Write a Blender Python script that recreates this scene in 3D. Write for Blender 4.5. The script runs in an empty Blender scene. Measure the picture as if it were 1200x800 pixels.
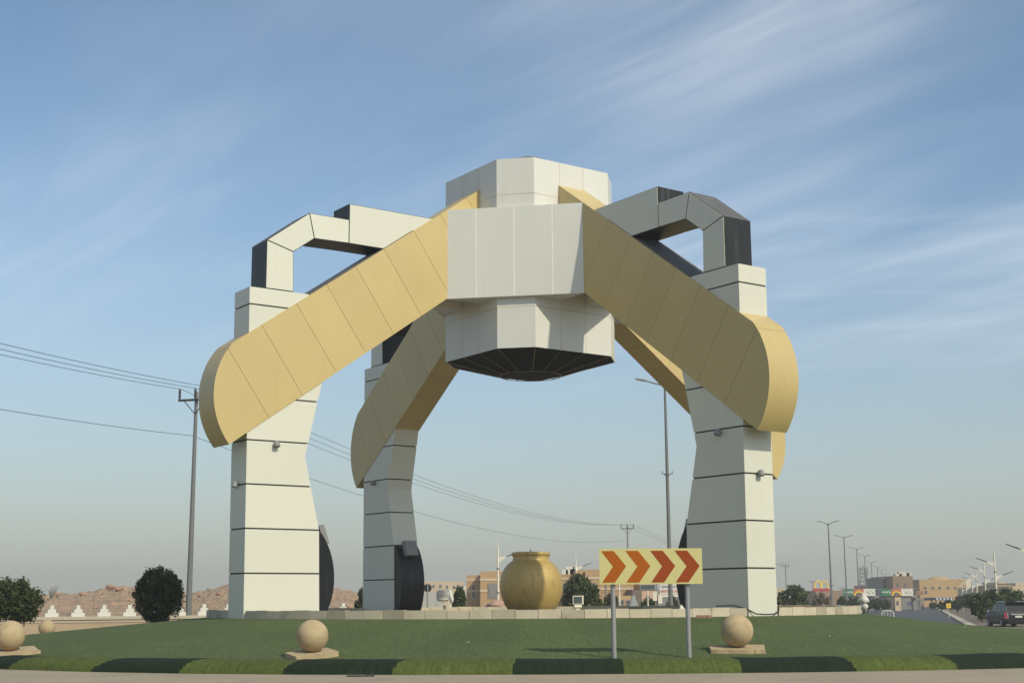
import bpy, math, random
import numpy as np
from mathutils import Vector, Matrix
random.seed(7); RNG = np.random.default_rng(7)
SC = bpy.context.scene
COL = SC.collection
R = math.radians

# ------------------------------------------------------------------ camera
EYE = 1.65; PITCH = R(10.70); ROLL = R(-0.3827); FOC = 1607.0
cam_d = bpy.data.cameras.new('camera'); cam = bpy.data.objects.new('camera', cam_d); COL.objects.link(cam)
cam_d.sensor_fit = 'HORIZONTAL'; cam_d.sensor_width = 36.0; cam_d.lens = 36.0 * FOC / 1200.0
cam_d.clip_start = 0.1; cam_d.clip_end = 9000
_c, _s = math.cos(PITCH), math.sin(PITCH)
_fw = Vector((0, _c, _s)); _up = Vector((0, -_s, _c)); _rt = Vector((1, 0, 0))
_cr, _sr = math.cos(ROLL), math.sin(ROLL)
# image x axis / y axis of the rolled camera
_rx = _cr * _rt + _sr * _up
_ry = -_sr * _rt + _cr * _up
m3 = Matrix((_rx, _ry, -_fw)).transposed()
cam.matrix_world = Matrix.Translation((0, 0, EYE)) @ m3.to_4x4()
SC.camera = cam

# ------------------------------------------------------------------ light
SUN_AZ = R(41.5); SUN_EL = R(40)           # azimuth measured from behind the viewer towards the right
sdir = Vector((math.sin(SUN_AZ) * math.cos(SUN_EL), -math.cos(SUN_AZ) * math.cos(SUN_EL), math.sin(SUN_EL)))
ld = bpy.data.lights.new('sun', 'SUN'); ld.energy = 3.4; ld.angle = R(0.9); ld.color = (1.0, 0.94, 0.76)
sun = bpy.data.objects.new('sun', ld); COL.objects.link(sun)
sun.rotation_euler = sdir.to_track_quat('Z', 'Y').to_euler(); sun.location = (30, -30, 60)

W = bpy.data.worlds.new('World'); SC.world = W; W.use_nodes = True
nt = W.node_tree; nt.nodes.clear()
def wn(t, **k):
    n = nt.nodes.new(t)
    for a, b in k.items(): setattr(n, a, b)
    return n
sky = wn('ShaderNodeTexSky'); sky.sky_type = 'NISHITA'; sky.sun_disc = False
sky.sun_elevation = SUN_EL; sky.sun_rotation = math.atan2(sdir.x, sdir.y)
sky.altitude = 700; sky.air_density = 1.0; sky.dust_density = 2.0; sky.ozone_density = 1.4
tc = wn('ShaderNodeTexCoord'); sep = wn('ShaderNodeSeparateXYZ'); nt.links.new(tc.outputs['Generated'], sep.inputs[0])
def wmath(op, a, b=None, clamp=False):
    n = wn('ShaderNodeMath', operation=op); n.use_clamp = clamp
    for i, v in enumerate((a, b)):
        if v is None: continue
        if isinstance(v, (int, float)): n.inputs[i].default_value = v
        else: nt.links.new(v, n.inputs[i])
    return n.outputs[0]
# cirrus on a flat layer high above: direction / (z + small)
zz = wmath('MAXIMUM', wmath('ADD', sep.outputs[2], 0.10), 0.03)
cx = wmath('DIVIDE', sep.outputs[0], zz); cy = wmath('DIVIDE', sep.outputs[1], zz)
cmb = wn('ShaderNodeCombineXYZ'); nt.links.new(cx, cmb.inputs[0]); nt.links.new(cy, cmb.inputs[1])
def streak(ang, su, sv, off, scale, lo_, hi_, rough=0.62, dist=0.5, det=8):
    """stretched noise whose long axis runs at ang in the cloud plane"""
    ca, sa = math.cos(ang), math.sin(ang)
    u = wmath('ADD', wmath('MULTIPLY', cx, ca * su), wmath('MULTIPLY', cy, sa * su))
    v = wmath('ADD', wmath('MULTIPLY', cx, -sa * sv), wmath('MULTIPLY', cy, ca * sv))
    c = wn('ShaderNodeCombineXYZ'); nt.links.new(u, c.inputs[0]); nt.links.new(v, c.inputs[1]); c.inputs[2].default_value = off
    n = wn('ShaderNodeTexNoise'); n.inputs['Scale'].default_value = scale; n.inputs['Detail'].default_value = det
    n.inputs['Roughness'].default_value = rough; n.inputs['Distortion'].default_value = dist; nt.links.new(c.outputs[0], n.inputs['Vector'])
    r = wn('ShaderNodeMapRange'); r.interpolation_type = 'SMOOTHSTEP'; r.inputs[1].default_value = lo_; r.inputs[2].default_value = hi_; nt.links.new(n.outputs[0], r.inputs[0])
    return r.outputs[0]
def ramp(v, a, b, c=0.0, d=1.0):
    r = wn('ShaderNodeMapRange'); r.interpolation_type = 'SMOOTHSTEP'
    for i, k in enumerate((a, b, c, d)): r.inputs[i + 1].default_value = k
    nt.links.new(v, r.inputs[0]); return r.outputs[0]
fine_ = streak(R(-50), 0.8, 4.2, 0.3, 1.0, 0.34, 0.80, 0.58)
big_ = streak(R(-50), 0.7, 1.5, 4.1, 1.0, 0.33, 0.64, 0.5, 0.2, 3)
right_ = ramp(sep.outputs[0], -0.22, 0.16, 0.40, 1.0)
high_ = wmath('MULTIPLY', wmath('MULTIPLY', wmath('ADD', wmath('MULTIPLY', fine_, 0.8), 0.25), big_), right_)
high_ = wmath('MULTIPLY', high_, ramp(sep.outputs[2], 0.12, 0.24))
low_ = wmath('MULTIPLY', streak(R(-14), 0.8, 3.4, 5.2, 1.0, 0.44, 0.86), ramp(sep.outputs[0], 0.10, 0.24))
low_ = wmath('MULTIPLY', low_, wmath('MULTIPLY', ramp(sep.outputs[2], 0.14, 0.19), ramp(sep.outputs[2], 0.32, 0.25)))
msk = wmath('MULTIPLY', wmath('ADD', wmath('MULTIPLY', high_, 0.78), wmath('MULTIPLY', low_, 0.36)), 0.75, True)
mix = wn('ShaderNodeMix', data_type='RGBA'); nt.links.new(msk, mix.inputs['Factor'])
hsv = wn('ShaderNodeHueSaturation'); hsv.inputs['Saturation'].default_value = 0.97; hsv.inputs['Value'].default_value = 1.0
tint = wn('ShaderNodeMix', data_type='RGBA', blend_type='MULTIPLY'); tint.inputs['Factor'].default_value = 1.0
nt.links.new(sky.outputs[0], tint.inputs['A']); tint.inputs['B'].default_value = (0.91, 1.0, 0.97, 1)
nt.links.new(tint.outputs['Result'], hsv.inputs['Color'])
# band of airborne dust hanging low over the horizon
dust = wn('ShaderNodeMix', data_type='RGBA'); nt.links.new(hsv.outputs[0], dust.inputs['A']); dust.inputs['B'].default_value = (3.25, 3.30, 3.02, 1)
dz_ = wmath('POWER', wmath('SUBTRACT', 1.0, wmath('MINIMUM', wmath('DIVIDE', wmath('MAXIMUM', sep.outputs[2], 0.0), 0.30), 1.0)), 1.6)
nt.links.new(wmath('MULTIPLY', dz_, 0.96), dust.inputs['Factor'])
nt.links.new(dust.outputs['Result'], mix.inputs['A']); mix.inputs['B'].default_value = (6.6, 6.9, 7.2, 1)
bg = wn('ShaderNodeBackground'); bg.inputs[1].default_value = 0.143; nt.links.new(mix.outputs['Result'], bg.inputs[0])
wo = wn('ShaderNodeOutputWorld'); nt.links.new(bg.outputs[0], wo.inputs[0])

SC.view_settings.view_transform = 'Standard'; SC.view_settings.look = 'None'
SC.view_settings.exposure = 0.0; SC.view_settings.gamma = 1.0; SC.view_settings.use_curve_mapping = False
SC.render.engine = 'CYCLES'
SC.cycles.use_denoising = True
SC.cycles.max_bounces = 6; SC.cycles.volume_bounces = 0
SC.cycles.volume_step_rate = 8.0

# ------------------------------------------------------------------ helpers
def site(px, py, Y):
    """Where the bearing/elevation read off the survey meets depth Y (metres)."""
    dx, dy = px - 600.0, py - 400.0
    u = _cr * dx + _sr * dy; v = -_sr * dx + _cr * dy
    X = u / FOC; Z = -v / FOC
    d = Vector((X, _c - Z * _s, _s + Z * _c)); k = Y / d.y
    return Vector((d.x * k, Y, EYE + d.z * k))

def sm(a, b, x):
    t = min(1, max(0, (x - a) / (b - a))); return t * t * (3 - 2 * t)

def G(x, y):                                   # lie of the land outside the roundabout
    return -0.14 - 0.5 * sm(15, 34, x) * sm(50, 85, y)

def mat(name, col, rough=0.6, metal=0.0, var=0.12, scale=1.5, stretch=(1, 1, 1), bump=0.0, bscale=40.0, fine=0.0, fscale=60.0,
        spec=0.5, stain=None, stain_scale=1.0, stain_lo=0.55, stain_hi=0.75, stain_stretch=(1, 1, 1), stain_amt=0.6, coat=0.0):
    m = bpy.data.materials.new(name); m.use_nodes = True
    t = m.node_tree; b = t.nodes['Principled BSDF']; L = t.links.new
    geo = t.nodes.new('ShaderNodeNewGeometry')
    def noise(sc, st, det=5):
        mpn = t.nodes.new('ShaderNodeMapping'); mpn.inputs['Scale'].default_value = st; L(geo.outputs['Position'], mpn.inputs[0])
        n = t.nodes.new('ShaderNodeTexNoise'); n.inputs['Scale'].default_value = sc; n.inputs['Detail'].default_value = det
        L(mpn.outputs[0], n.inputs['Vector']); return n.outputs[0]
    def mth(op, a, c=None, clamp=False):
        n = t.nodes.new('ShaderNodeMath'); n.operation = op; n.use_clamp = clamp
        for i, v in enumerate((a, c)):
            if v is None: continue
            if isinstance(v, (int, float)): n.inputs[i].default_value = v
            else: L(v, n.inputs[i])
        return n.outputs[0]
    at = t.nodes.new('ShaderNodeAttribute'); at.attribute_name = 'tone'
    f = mth('ADD', at.outputs['Fac'], 1.0)
    if var:
        f = mth('MULTIPLY', f, mth('ADD', mth('MULTIPLY', mth('SUBTRACT', noise(scale, stretch), 0.5), var * 3), 1.0))
    if fine:
        f = mth('MULTIPLY', f, mth('ADD', mth('MULTIPLY', mth('SUBTRACT', noise(fscale, (1, 1, 1), 2), 0.5), fine * 3), 1.0))
    vm = t.nodes.new('ShaderNodeVectorMath'); vm.operation = 'SCALE'; vm.inputs[0].default_value = col[:3]; L(f, vm.inputs['Scale'])
    out = vm.outputs[0]
    if stain is not None:
        mr = t.nodes.new('ShaderNodeMapRange'); mr.inputs[1].default_value = stain_lo; mr.inputs[2].default_value = stain_hi; mr.inputs[4].default_value = stain_amt
        L(noise(stain_scale, stain_stretch, 6), mr.inputs[0])
        mx = t.nodes.new('ShaderNodeMix'); mx.data_type = 'RGBA'; L(mr.outputs[0], mx.inputs['Factor']); L(out, mx.inputs['A']); mx.inputs['B'].default_value = (*stain, 1)
        out = mx.outputs['Result']
    L(out, b.inputs['Base Color'])
    b.inputs['Roughness'].default_value = rough; b.inputs['Metallic'].default_value = metal
    b.inputs['Specular IOR Level'].default_value = spec
    if coat: b.inputs['Coat Weight'].default_value = coat; b.inputs['Coat Roughness'].default_value = 0.08
    if bump:
        bn = t.nodes.new('ShaderNodeBump'); bn.inputs['Strength'].default_value = bump; bn.inputs['Distance'].default_value = 0.02
        L(noise(bscale, (1, 1, 1), 4), bn.inputs['Height']); L(bn.outputs[0], b.inputs['Normal'])
    m['out'] = 0
    return m

class MB:
    def __init__(s): s.v = []; s.f = []; s.m = []; s.t = []; s.sm = []
    def add(s, vs, fs, m=0, tone=0.0, smooth=False):
        o = len(s.v); s.v += [tuple(p) for p in vs]
        for k, f in enumerate(fs):
            s.f.append([i + o for i in f]); s.m.append(m[k] if isinstance(m, (list, tuple)) else m); s.t.append(tone); s.sm.append(smooth)
    def box(s, c, d, m=0, tone=0.0, rz=0.0):
        x, y, z = d[0] / 2, d[1] / 2, d[2] / 2; ca, sa = math.cos(rz), math.sin(rz)
        vs = []
        for dz in (-z, z):
            for dx, dy in ((-x, -y), (x, -y), (x, y), (-x, y)):
                vs.append((c[0] + dx * ca - dy * sa, c[1] + dx * sa + dy * ca, c[2] + dz))
        s.add(vs, [(3, 2, 1, 0), (4, 5, 6, 7), (0, 1, 5, 4), (1, 2, 6, 5), (2, 3, 7, 6), (3, 0, 4, 7)], m, tone)
    def prism(s, poly, a0, a1, mp, m=0, mc=None, tone=0.0, smooth_side=False):
        """poly: 2-D outline; mp(u, v, a) -> xyz; m: side material(s); mc: cap material"""
        n = len(poly); mc = m if mc is None else mc
        vs = [mp(u, v, a0) for u, v in poly] + [mp(u, v, a1) for u, v in poly]
        s.add(vs, [tuple(range(n - 1, -1, -1)), tuple(range(n, 2 * n))], mc, tone)
        s.add(vs, [(i, (i + 1) % n, (i + 1) % n + n, i + n) for i in range(n)], m, tone, smooth_side)
    def tube(s, pts, rad, n=8, m=0, tone=0.0, caps=True):
        pts = [Vector(p) for p in pts]; k = len(pts)
        rad = [rad] * k if isinstance(rad, (int, float)) else rad
        vs = []; ref = None
        for i, p in enumerate(pts):
            d = (pts[min(i + 1, k - 1)] - pts[max(i - 1, 0)]).normalized()
            if ref is None: ref = Vector((0, 0, 1)) if abs(d.z) < 0.9 else Vector((1, 0, 0))
            a = (ref - d * ref.dot(d)).normalized(); ref = a; b = d.cross(a)
            for j in range(n):
                q = 2 * math.pi * j / n; vs.append(p + rad[i] * (math.cos(q) * a + math.sin(q) * b))
        fs = [(i * n + j, i * n + (j + 1) % n, (i + 1) * n + (j + 1) % n, (i + 1) * n + j) for i in range(k - 1) for j in range(n)]
        s.add(vs, fs, m, tone, True)
        if caps: s.add(vs, [tuple(range(n - 1, -1, -1)), tuple(range((k - 1) * n, k * n))], m, tone)
    def lathe(s, prof, n=32, c=(0, 0, 0), m=0, tone=0.0, wob=None):
        vs = []
        for r, z in prof:
            for j in range(n):
                q = 2 * math.pi * j / n; rr = r * (wob(q, z) if wob else 1)
                vs.append((c[0] + rr * math.cos(q), c[1] + rr * math.sin(q), c[2] + z))
        k = len(prof)
        s.add(vs, [(i * n + j, i * n + (j + 1) % n, (i + 1) * n + (j + 1) % n, (i + 1) * n + j) for i in range(k - 1) for j in range(n)], m, tone, True)
        s.add(vs, [tuple(range(n - 1, -1, -1)), tuple(range((k - 1) * n, k * n))], m, tone)
    def build(s, name, mats, parent=None, loc=None, rot=None):
        me = bpy.data.meshes.new(name); me.from_pydata(s.v, [], s.f)
        mats = mats if isinstance(mats, (list, tuple)) else [mats]
        for q in mats: me.materials.append(q)
        me.polygons.foreach_set('material_index', s.m); me.polygons.foreach_set('use_smooth', s.sm)
        if any(s.t):
            a = me.attributes.new('tone', 'FLOAT', 'FACE'); a.data.foreach_set('value', s.t)
        me.validate(); me.update()
        o = bpy.data.objects.new(name, me); COL.objects.link(o)
        if parent is not None: o.parent = parent
        if loc is not None: o.location = loc
        if rot is not None: o.rotation_euler = rot
        return o

def tag(o, label, cat, group=None, kind=None):
    o['label'] = label; o['category'] = cat
    if group: o['group'] = group
    if kind: o['kind'] = kind
    return o
def thing(name, label, cat, loc=(0, 0, 0), rz=0.0, group=None):
    o = bpy.data.objects.new(name, None); COL.objects.link(o); o.location = loc; o.rotation_euler = (0, 0, rz)
    o.empty_display_size = 0.3
    return tag(o, label, cat, group)
def struct(name, mb, mats):
    o = mb.build(name, mats); o['kind'] = 'structure'; return o
def kids(o): return [c for c in bpy.data.objects if c.parent == o]
def dup(o, parent=None, **kw):
    c = o.copy(); COL.objects.link(c)
    if parent is not None: c.parent = parent
    for ch in kids(o): dup(ch, c)
    for k, v in kw.items():
        if k == 'loc': c.location = v
        elif k == 'rz': c.rotation_euler = (0, 0, v)
        elif k == 'scale': c.scale = v
        else: c[k] = v
    return c
def clip(poly, a, b, c):
    """keep a*u+b*v <= c"""
    out = []
    for i in range(len(poly)):
        p, q = poly[i], poly[(i + 1) % len(poly)]
        dp, dq = a * p[0] + b * p[1] - c, a * q[0] + b * q[1] - c
        if dp <= 0: out.append(p)
        if dp * dq < 0:
            t = dp / (dp - dq); out.append((p[0] + t * (q[0] - p[0]), p[1] + t * (q[1] - p[1])))
    return out
def inset(poly, d):
    """shrink a counter-clockwise convex-ish polygon"""
    n = len(poly); ar = sum(poly[i][0] * poly[(i + 1) % n][1] - poly[(i + 1) % n][0] * poly[i][1] for i in range(n))
    if ar < 0: poly = poly[::-1]
    out = []
    for i in range(n):
        p0, p1, p2 = (Vector(poly[j % n]) for j in (i - 1, i, i + 1))
        e1 = (p1 - p0).normalized(); e2 = (p2 - p1).normalized()
        n1 = Vector((-e1.y, e1.x)); n2 = Vector((-e2.y, e2.x))
        k = 1 + n1.dot(n2)
        out.append(tuple(p1 + (n1 + n2) * (d / max(k, 0.15))))
    return out

# ------------------------------------------------------------------ materials
WHITE = mat('white_cladding', (0.615, 0.60, 0.50), 0.40, bump=0.45, bscale=1.2, var=0.035, scale=0.6, stretch=(1, 1, 0.3), stain=(0.48, 0.41, 0.28), stain_scale=2.2, stain_stretch=(2.2, 2.2, 0.16), stain_lo=0.60, stain_hi=0.84, stain_amt=0.16)
HUBW = mat('hub_cladding', (0.62, 0.61, 0.55), 0.40, bump=0.35, bscale=1.3, var=0.035, scale=0.7, stretch=(1, 1, 0.3), stain=(0.46, 0.34, 0.20), stain_scale=2.6, stain_stretch=(2.0, 2.0, 0.16), stain_lo=0.58, stain_hi=0.82, stain_amt=0.20)
SEALB = mat('brown_sealant', (0.50, 0.40, 0.27), 0.8, var=0.2, scale=1.5)
SEAL = mat('sealant', (0.86, 0.80, 0.68), 0.8, var=0.15, scale=2)
GOLD = mat('gold_cladding', (0.51, 0.385, 0.158), 0.40, metal=0.0, var=0.06, scale=0.5, fine=0.03, fscale=9, spec=0.6, bump=0.5, bscale=1.1, stain=(0.40, 0.29, 0.12), stain_scale=1.5, stain_stretch=(2.5, 2.5, 0.2), stain_lo=0.58, stain_hi=0.8, stain_amt=0.25)
GOLDC = mat('gold_joint', (0.30, 0.21, 0.09), 0.6, var=0.1)
BLACK = mat('black_cladding', (0.016, 0.017, 0.018), 0.45, spec=0.3, var=0.2, scale=1.2, stain=(0.10, 0.10, 0.095), stain_scale=1.4, stain_stretch=(4, 4, 0.4), stain_amt=0.35)
BLACKT = mat('dusty_black_roofing', (0.10, 0.10, 0.098), 0.7, var=0.25, scale=1.2, fine=0.05, fscale=14, stain=(0.20, 0.18, 0.15), stain_scale=1.1, stain_amt=0.5)
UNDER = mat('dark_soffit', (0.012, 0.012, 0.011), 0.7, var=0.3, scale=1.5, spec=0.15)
JOINT = mat('black_joint', (0.035, 0.033, 0.030), 0.8, var=0.1)
FINB = mat('black_metal_fin', (0.008, 0.009, 0.011), 0.38, spec=0.3, var=0.2, scale=1.0, stain=(0.04, 0.04, 0.041), stain_scale=1.6, stain_stretch=(3, 3, 0.3), stain_amt=0.5)
STONE = mat('sandstone', (0.42, 0.32, 0.185), 0.85, var=0.12, scale=2.5, fine=0.07, fscale=24, bump=0.35, bscale=30, stain=(0.25, 0.17, 0.095), stain_scale=4.5, stain_lo=0.50, stain_hi=0.72, stain_amt=0.55)
POTG = mat('gold_paint', (0.47, 0.325, 0.105), 0.46, metal=0.25, var=0.10, scale=1.6, stretch=(1, 1, 0.5), fine=0.10, fscale=9, bump=0.6, bscale=3.5, stain=(0.17, 0.115, 0.045), stain_scale=3.2, stain_stretch=(1.8, 1.8, 0.6), stain_lo=0.57, stain_hi=0.76, stain_amt=0.55)
PAR = mat('parapet_stone', (0.50, 0.43, 0.31), 0.85, var=0.12, scale=2.0, fine=0.05, fscale=20, stain=(0.22, 0.19, 0.145), stain_scale=1.6, stain_lo=0.60, stain_hi=0.74, stain_amt=0.7, bump=0.2)
PAVIN = mat('terrace_paving', (0.24, 0.205, 0.16), 0.85, var=0.12, scale=1.0, fine=0.06)
STEEL = mat('galvanised_steel', (0.30, 0.30, 0.29), 0.5, metal=0.35, var=0.12, scale=1.5, stretch=(3, 3, 0.4))
POLE = mat('pole_grey', (0.15, 0.152, 0.145), 0.6, var=0.14, scale=1.2, stretch=(3, 3, 0.4))
DARK = mat('dark_metal', (0.03, 0.03, 0.032), 0.5, var=0.1)
GREYP = mat('grey_plastic', (0.21, 0.21, 0.20), 0.5, var=0.1)
CREAM = mat('cream_paint', (0.68, 0.63, 0.50), 0.5, var=0.05)
WPAINT = mat('white_paint', (0.66, 0.63, 0.55), 0.55, var=0.06, scale=2, stain=(0.4, 0.35, 0.26), stain_scale=2.0, stain_amt=0.4)
YEL = mat('retroreflective_yellow', (0.54, 0.49, 0.21), 0.7, var=0.04, scale=6, spec=0.25)
ORA = mat('orange_film', (0.35, 0.088, 0.004), 0.7, var=0.04, scale=6, spec=0.2)
ORR = mat('faded_red_orange_film', (0.275, 0.052, 0.009), 0.7, var=0.05, scale=6, spec=0.2)
SAND = mat('sand', (0.33, 0.26, 0.18), 0.95, var=0.15, scale=0.12, fine=0.10, fscale=3.0, bump=0.3, bscale=6)
HILL = mat('hill_rubble', (0.33, 0.225, 0.14), 0.95, var=0.22, scale=0.35, fine=0.34, fscale=2.6, bump=1.0, bscale=3, stain=(0.17, 0.115, 0.08), stain_scale=0.9, stain_lo=0.52, stain_hi=0.7, stain_amt=0.6)
ROCK = mat('red_rock', (0.36, 0.22, 0.14), 0.9, var=0.25, scale=0.8, fine=0.12, fscale=5, bump=0.6, bscale=6)
PINKR = mat('pink_rubble', (0.44, 0.27, 0.20), 0.9, var=0.25, scale=0.8, fine=0.15, fscale=4, bump=0.6, bscale=5)
ASPH = mat('asphalt', (0.060, 0.061, 0.063), 0.8, var=0.15, scale=0.3, fine=0.08, fscale=8)
KERB = mat('kerb_concrete', (0.44, 0.38, 0.29), 0.85, var=0.12, scale=1)
TANB = mat('tan_brick', (0.42, 0.27, 0.135), 0.85, var=0.08, scale=0.4, fine=0.04, fscale=3)
BANDC = mat('cream_band', (0.58, 0.47, 0.33), 0.8, var=0.06)
TANP = mat('ochre_render', (0.46, 0.30, 0.135), 0.85, var=0.07, scale=0.15)
PALEP = mat('pale_render', (0.56, 0.43, 0.28), 0.85, var=0.07, scale=0.15)
CREAMP = mat('cream_render', (0.62, 0.55, 0.43), 0.85, var=0.06, scale=0.2)
PEACH = mat('peach_render', (0.56, 0.37, 0.25), 0.85, var=0.05, scale=0.3)
BRNB = mat('brown_brick', (0.27, 0.175, 0.115), 0.85, var=0.15, scale=0.25, fine=0.08, fscale=2)
REDB = mat('red_brown_render', (0.30, 0.155, 0.10), 0.85, var=0.08, scale=0.2)
CONC = mat('grey_concrete', (0.22, 0.21, 0.20), 0.85, var=0.10, scale=0.3)
GLASS = mat('window_glass', (0.06, 0.075, 0.085), 0.15, var=0.1, spec=0.6)
SHUT = mat('grey_shutter', (0.20, 0.19, 0.175), 0.6, var=0.06)
SLATE = mat('slate_cladding', (0.15, 0.115, 0.09), 0.7, var=0.08, scale=0.4)
BLUE = mat('blue_sign', (0.04, 0.085, 0.20), 0.5, var=0.05)
REDS = mat('red_sign', (0.42, 0.03, 0.03), 0.5, var=0.05)
GREENS = mat('green_banner', (0.03, 0.15, 0.075), 0.6, var=0.06)
PINKS = mat('pink_banner', (0.42, 0.13, 0.10), 0.6, var=0.05)
ORAB = mat('orange_banner', (0.62, 0.26, 0.04), 0.6, var=0.05)
MYEL = mat('yellow_sign', (0.85, 0.55, 0.03), 0.45, var=0.03)
CARP = mat('car_paint', (0.012, 0.013, 0.015), 0.45, metal=0.0, var=0.03, coat=0.12, spec=0.3)
CARG = mat('car_glass', (0.012, 0.015, 0.018), 0.25, var=0.02, spec=0.25)
TYRE = mat('tyre_rubber', (0.015, 0.015, 0.015), 0.9, var=0.1)
TAIL = mat('tail_lamp', (0.30, 0.012, 0.015), 0.25, var=0.02)
CHROME = mat('chrome', (0.7, 0.7, 0.7), 0.2, metal=0.9, var=0.02)
BARK = mat('bark', (0.13, 0.095, 0.065), 0.9, var=0.2, scale=3)
TARP = mat('white_wrap', (0.52, 0.50, 0.44), 0.8, var=0.08, scale=4)
RUBB = mat('black_cable', (0.015, 0.015, 0.015), 0.6, var=0.05)
WIRE = mat('wire', (0.05, 0.05, 0.052), 0.6, var=0.0)

def leafmat(name, c1, c2, tr=0.25):
    m = bpy.data.materials.new(name); m.use_nodes = True; t = m.node_tree; L = t.links.new; b = t.nodes['Principled BSDF']
    at = t.nodes.new('ShaderNodeAttribute'); at.attribute_name = 'tone'
    mx = t.nodes.new('ShaderNodeMix'); mx.data_type = 'RGBA'; L(at.outputs['Fac'], mx.inputs['Factor'])
    mx.inputs['A'].default_value = (*c1, 1); mx.inputs['B'].default_value = (*c2, 1)
    L(mx.outputs['Result'], b.inputs['Base Color']); b.inputs['Roughness'].default_value = 0.6; b.inputs['Specular IOR Level'].default_value = 0.1
    b.inputs['Transmission Weight'].default_value = 0.0
    return m
LEAF_D = leafmat('dark_leaves', (0.026, 0.038, 0.015), (0.080, 0.098, 0.036))
LEAF_M = leafmat('mid_leaves', (0.034, 0.052, 0.020), (0.090, 0.110, 0.042))
LEAF_G = leafmat('dry_twigs', (0.10, 0.085, 0.06), (0.18, 0.15, 0.11))

def turf(name, col, radial=True, var=0.12, streak=0.10, fine=0.55, bump=0.9):
    m = mat(name, col, 0.9, var=var, scale=0.22, fine=fine, fscale=14, bump=bump, bscale=55, spec=0.15)
    t = m.node_tree; L = t.links.new; b = t.nodes['Principled BSDF']
    lk = b.inputs['Base Color'].links[0]; src = lk.from_socket
    geo = t.nodes.new('ShaderNodeNewGeometry'); sp = t.nodes.new('ShaderNodeSeparateXYZ'); L(geo.outputs['Position'], sp.inputs[0])
    def mth(op, a, c=None, clamp=False):
        n = t.nodes.new('ShaderNodeMath'); n.operation = op; n.use_clamp = clamp
        for i, v in enumerate((a, c)):
            if v is None: continue
            if isinstance(v, (int, float)): n.inputs[i].default_value = v
            else: L(v, n.inputs[i])
        return n.outputs[0]
    an = mth('ARCTAN2', mth('SUBTRACT', sp.outputs[1], 57.0), mth('SUBTRACT', sp.outputs[0], 0.9))
    u = mth('MULTIPLY', an, 62 / (2 * math.pi))
    wnz = t.nodes.new('ShaderNodeTexWhiteNoise'); wnz.noise_dimensions = '1D'; L(mth('FLOOR', u), wnz.inputs['W'])
    tone = mth('ADD', mth('MULTIPLY', mth('SUBTRACT', wnz.outputs['Value'], 0.5), streak), 1.0)
    fr = mth('ABSOLUTE', mth('SUBTRACT', mth('FRACT', u), 0.5))       # 0.5 at a roll seam
    seam = mth('MULTIPLY', mth('GREATER_THAN', fr, 0.488), mth('GREATER_THAN', wnz.outputs['Value'], 0.55))
    tone = mth('MULTIPLY', tone, mth('SUBTRACT', 1.0, mth('MULTIPLY', seam, 0.14)))
    # brushed pile, running along the rolls
    cm = t.nodes.new('ShaderNodeCombineXYZ'); L(mth('MULTIPLY', an, 300.0), cm.inputs[0]); 
    rr = mth('SQRT', mth('ADD', mth('POWER', mth('SUBTRACT', sp.outputs[1], 57.0), 2.0), mth('POWER', mth('SUBTRACT', sp.outputs[0], 0.9), 2.0)))
    L(mth('MULTIPLY', rr, 1.6), cm.inputs[1])
    n2 = t.nodes.new('ShaderNodeTexNoise'); n2.inputs['Scale'].default_value = 1.0; n2.inputs['Detail'].default_value = 3; L(cm.outputs[0], n2.inputs['Vector'])
    tone = mth('MULTIPLY', tone, mth('ADD', mth('MULTIPLY', mth('SUBTRACT', n2.outputs[0], 0.5), 0.95), 1.0))
    vs = t.nodes.new('ShaderNodeVectorMath'); vs.operation = 'SCALE'; L(src, vs.inputs[0]); L(tone, vs.inputs['Scale'])
    L(vs.outputs[0], b.inputs['Base Color'])
    return m
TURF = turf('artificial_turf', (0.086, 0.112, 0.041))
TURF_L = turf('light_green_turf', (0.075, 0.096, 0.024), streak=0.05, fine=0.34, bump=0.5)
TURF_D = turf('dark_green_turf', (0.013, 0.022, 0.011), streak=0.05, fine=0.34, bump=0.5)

def paver_mat():
    m = mat('beige_pavers', (0.38, 0.315, 0.215), 0.9, var=0.12, scale=0.5, fine=0.12, fscale=12, stain=(0.24, 0.19, 0.14), stain_scale=0.8, stain_amt=0.5)
    t = m.node_tree; L = t.links.new; b = t.nodes['Principled BSDF']; src = b.inputs['Base Color'].links[0].from_socket
    geo = t.nodes.new('ShaderNodeNewGeometry')
    br = t.nodes.new('ShaderNodeTexBrick'); br.inputs['Scale'].default_value = 5.0; br.inputs['Mortar Size'].default_value = 0.025
    br.inputs['Color1'].default_value = (1, 1, 1, 1); br.inputs['Color2'].default_value = (0.82, 0.82, 0.82, 1); br.inputs['Mortar'].default_value = (0.55, 0.55, 0.55, 1)
    L(geo.outputs['Position'], br.inputs['Vector'])
    mx = t.nodes.new('ShaderNodeMix'); mx.data_type = 'RGBA'; mx.blend_type = 'MULTIPLY'; mx.inputs['Factor'].default_value = 1.0
    L(src, mx.inputs['A']); L(br.outputs['Color'], mx.inputs['B']); L(mx.outputs['Result'], b.inputs['Base Color'])
    return m
PAVER = paver_mat()

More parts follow.
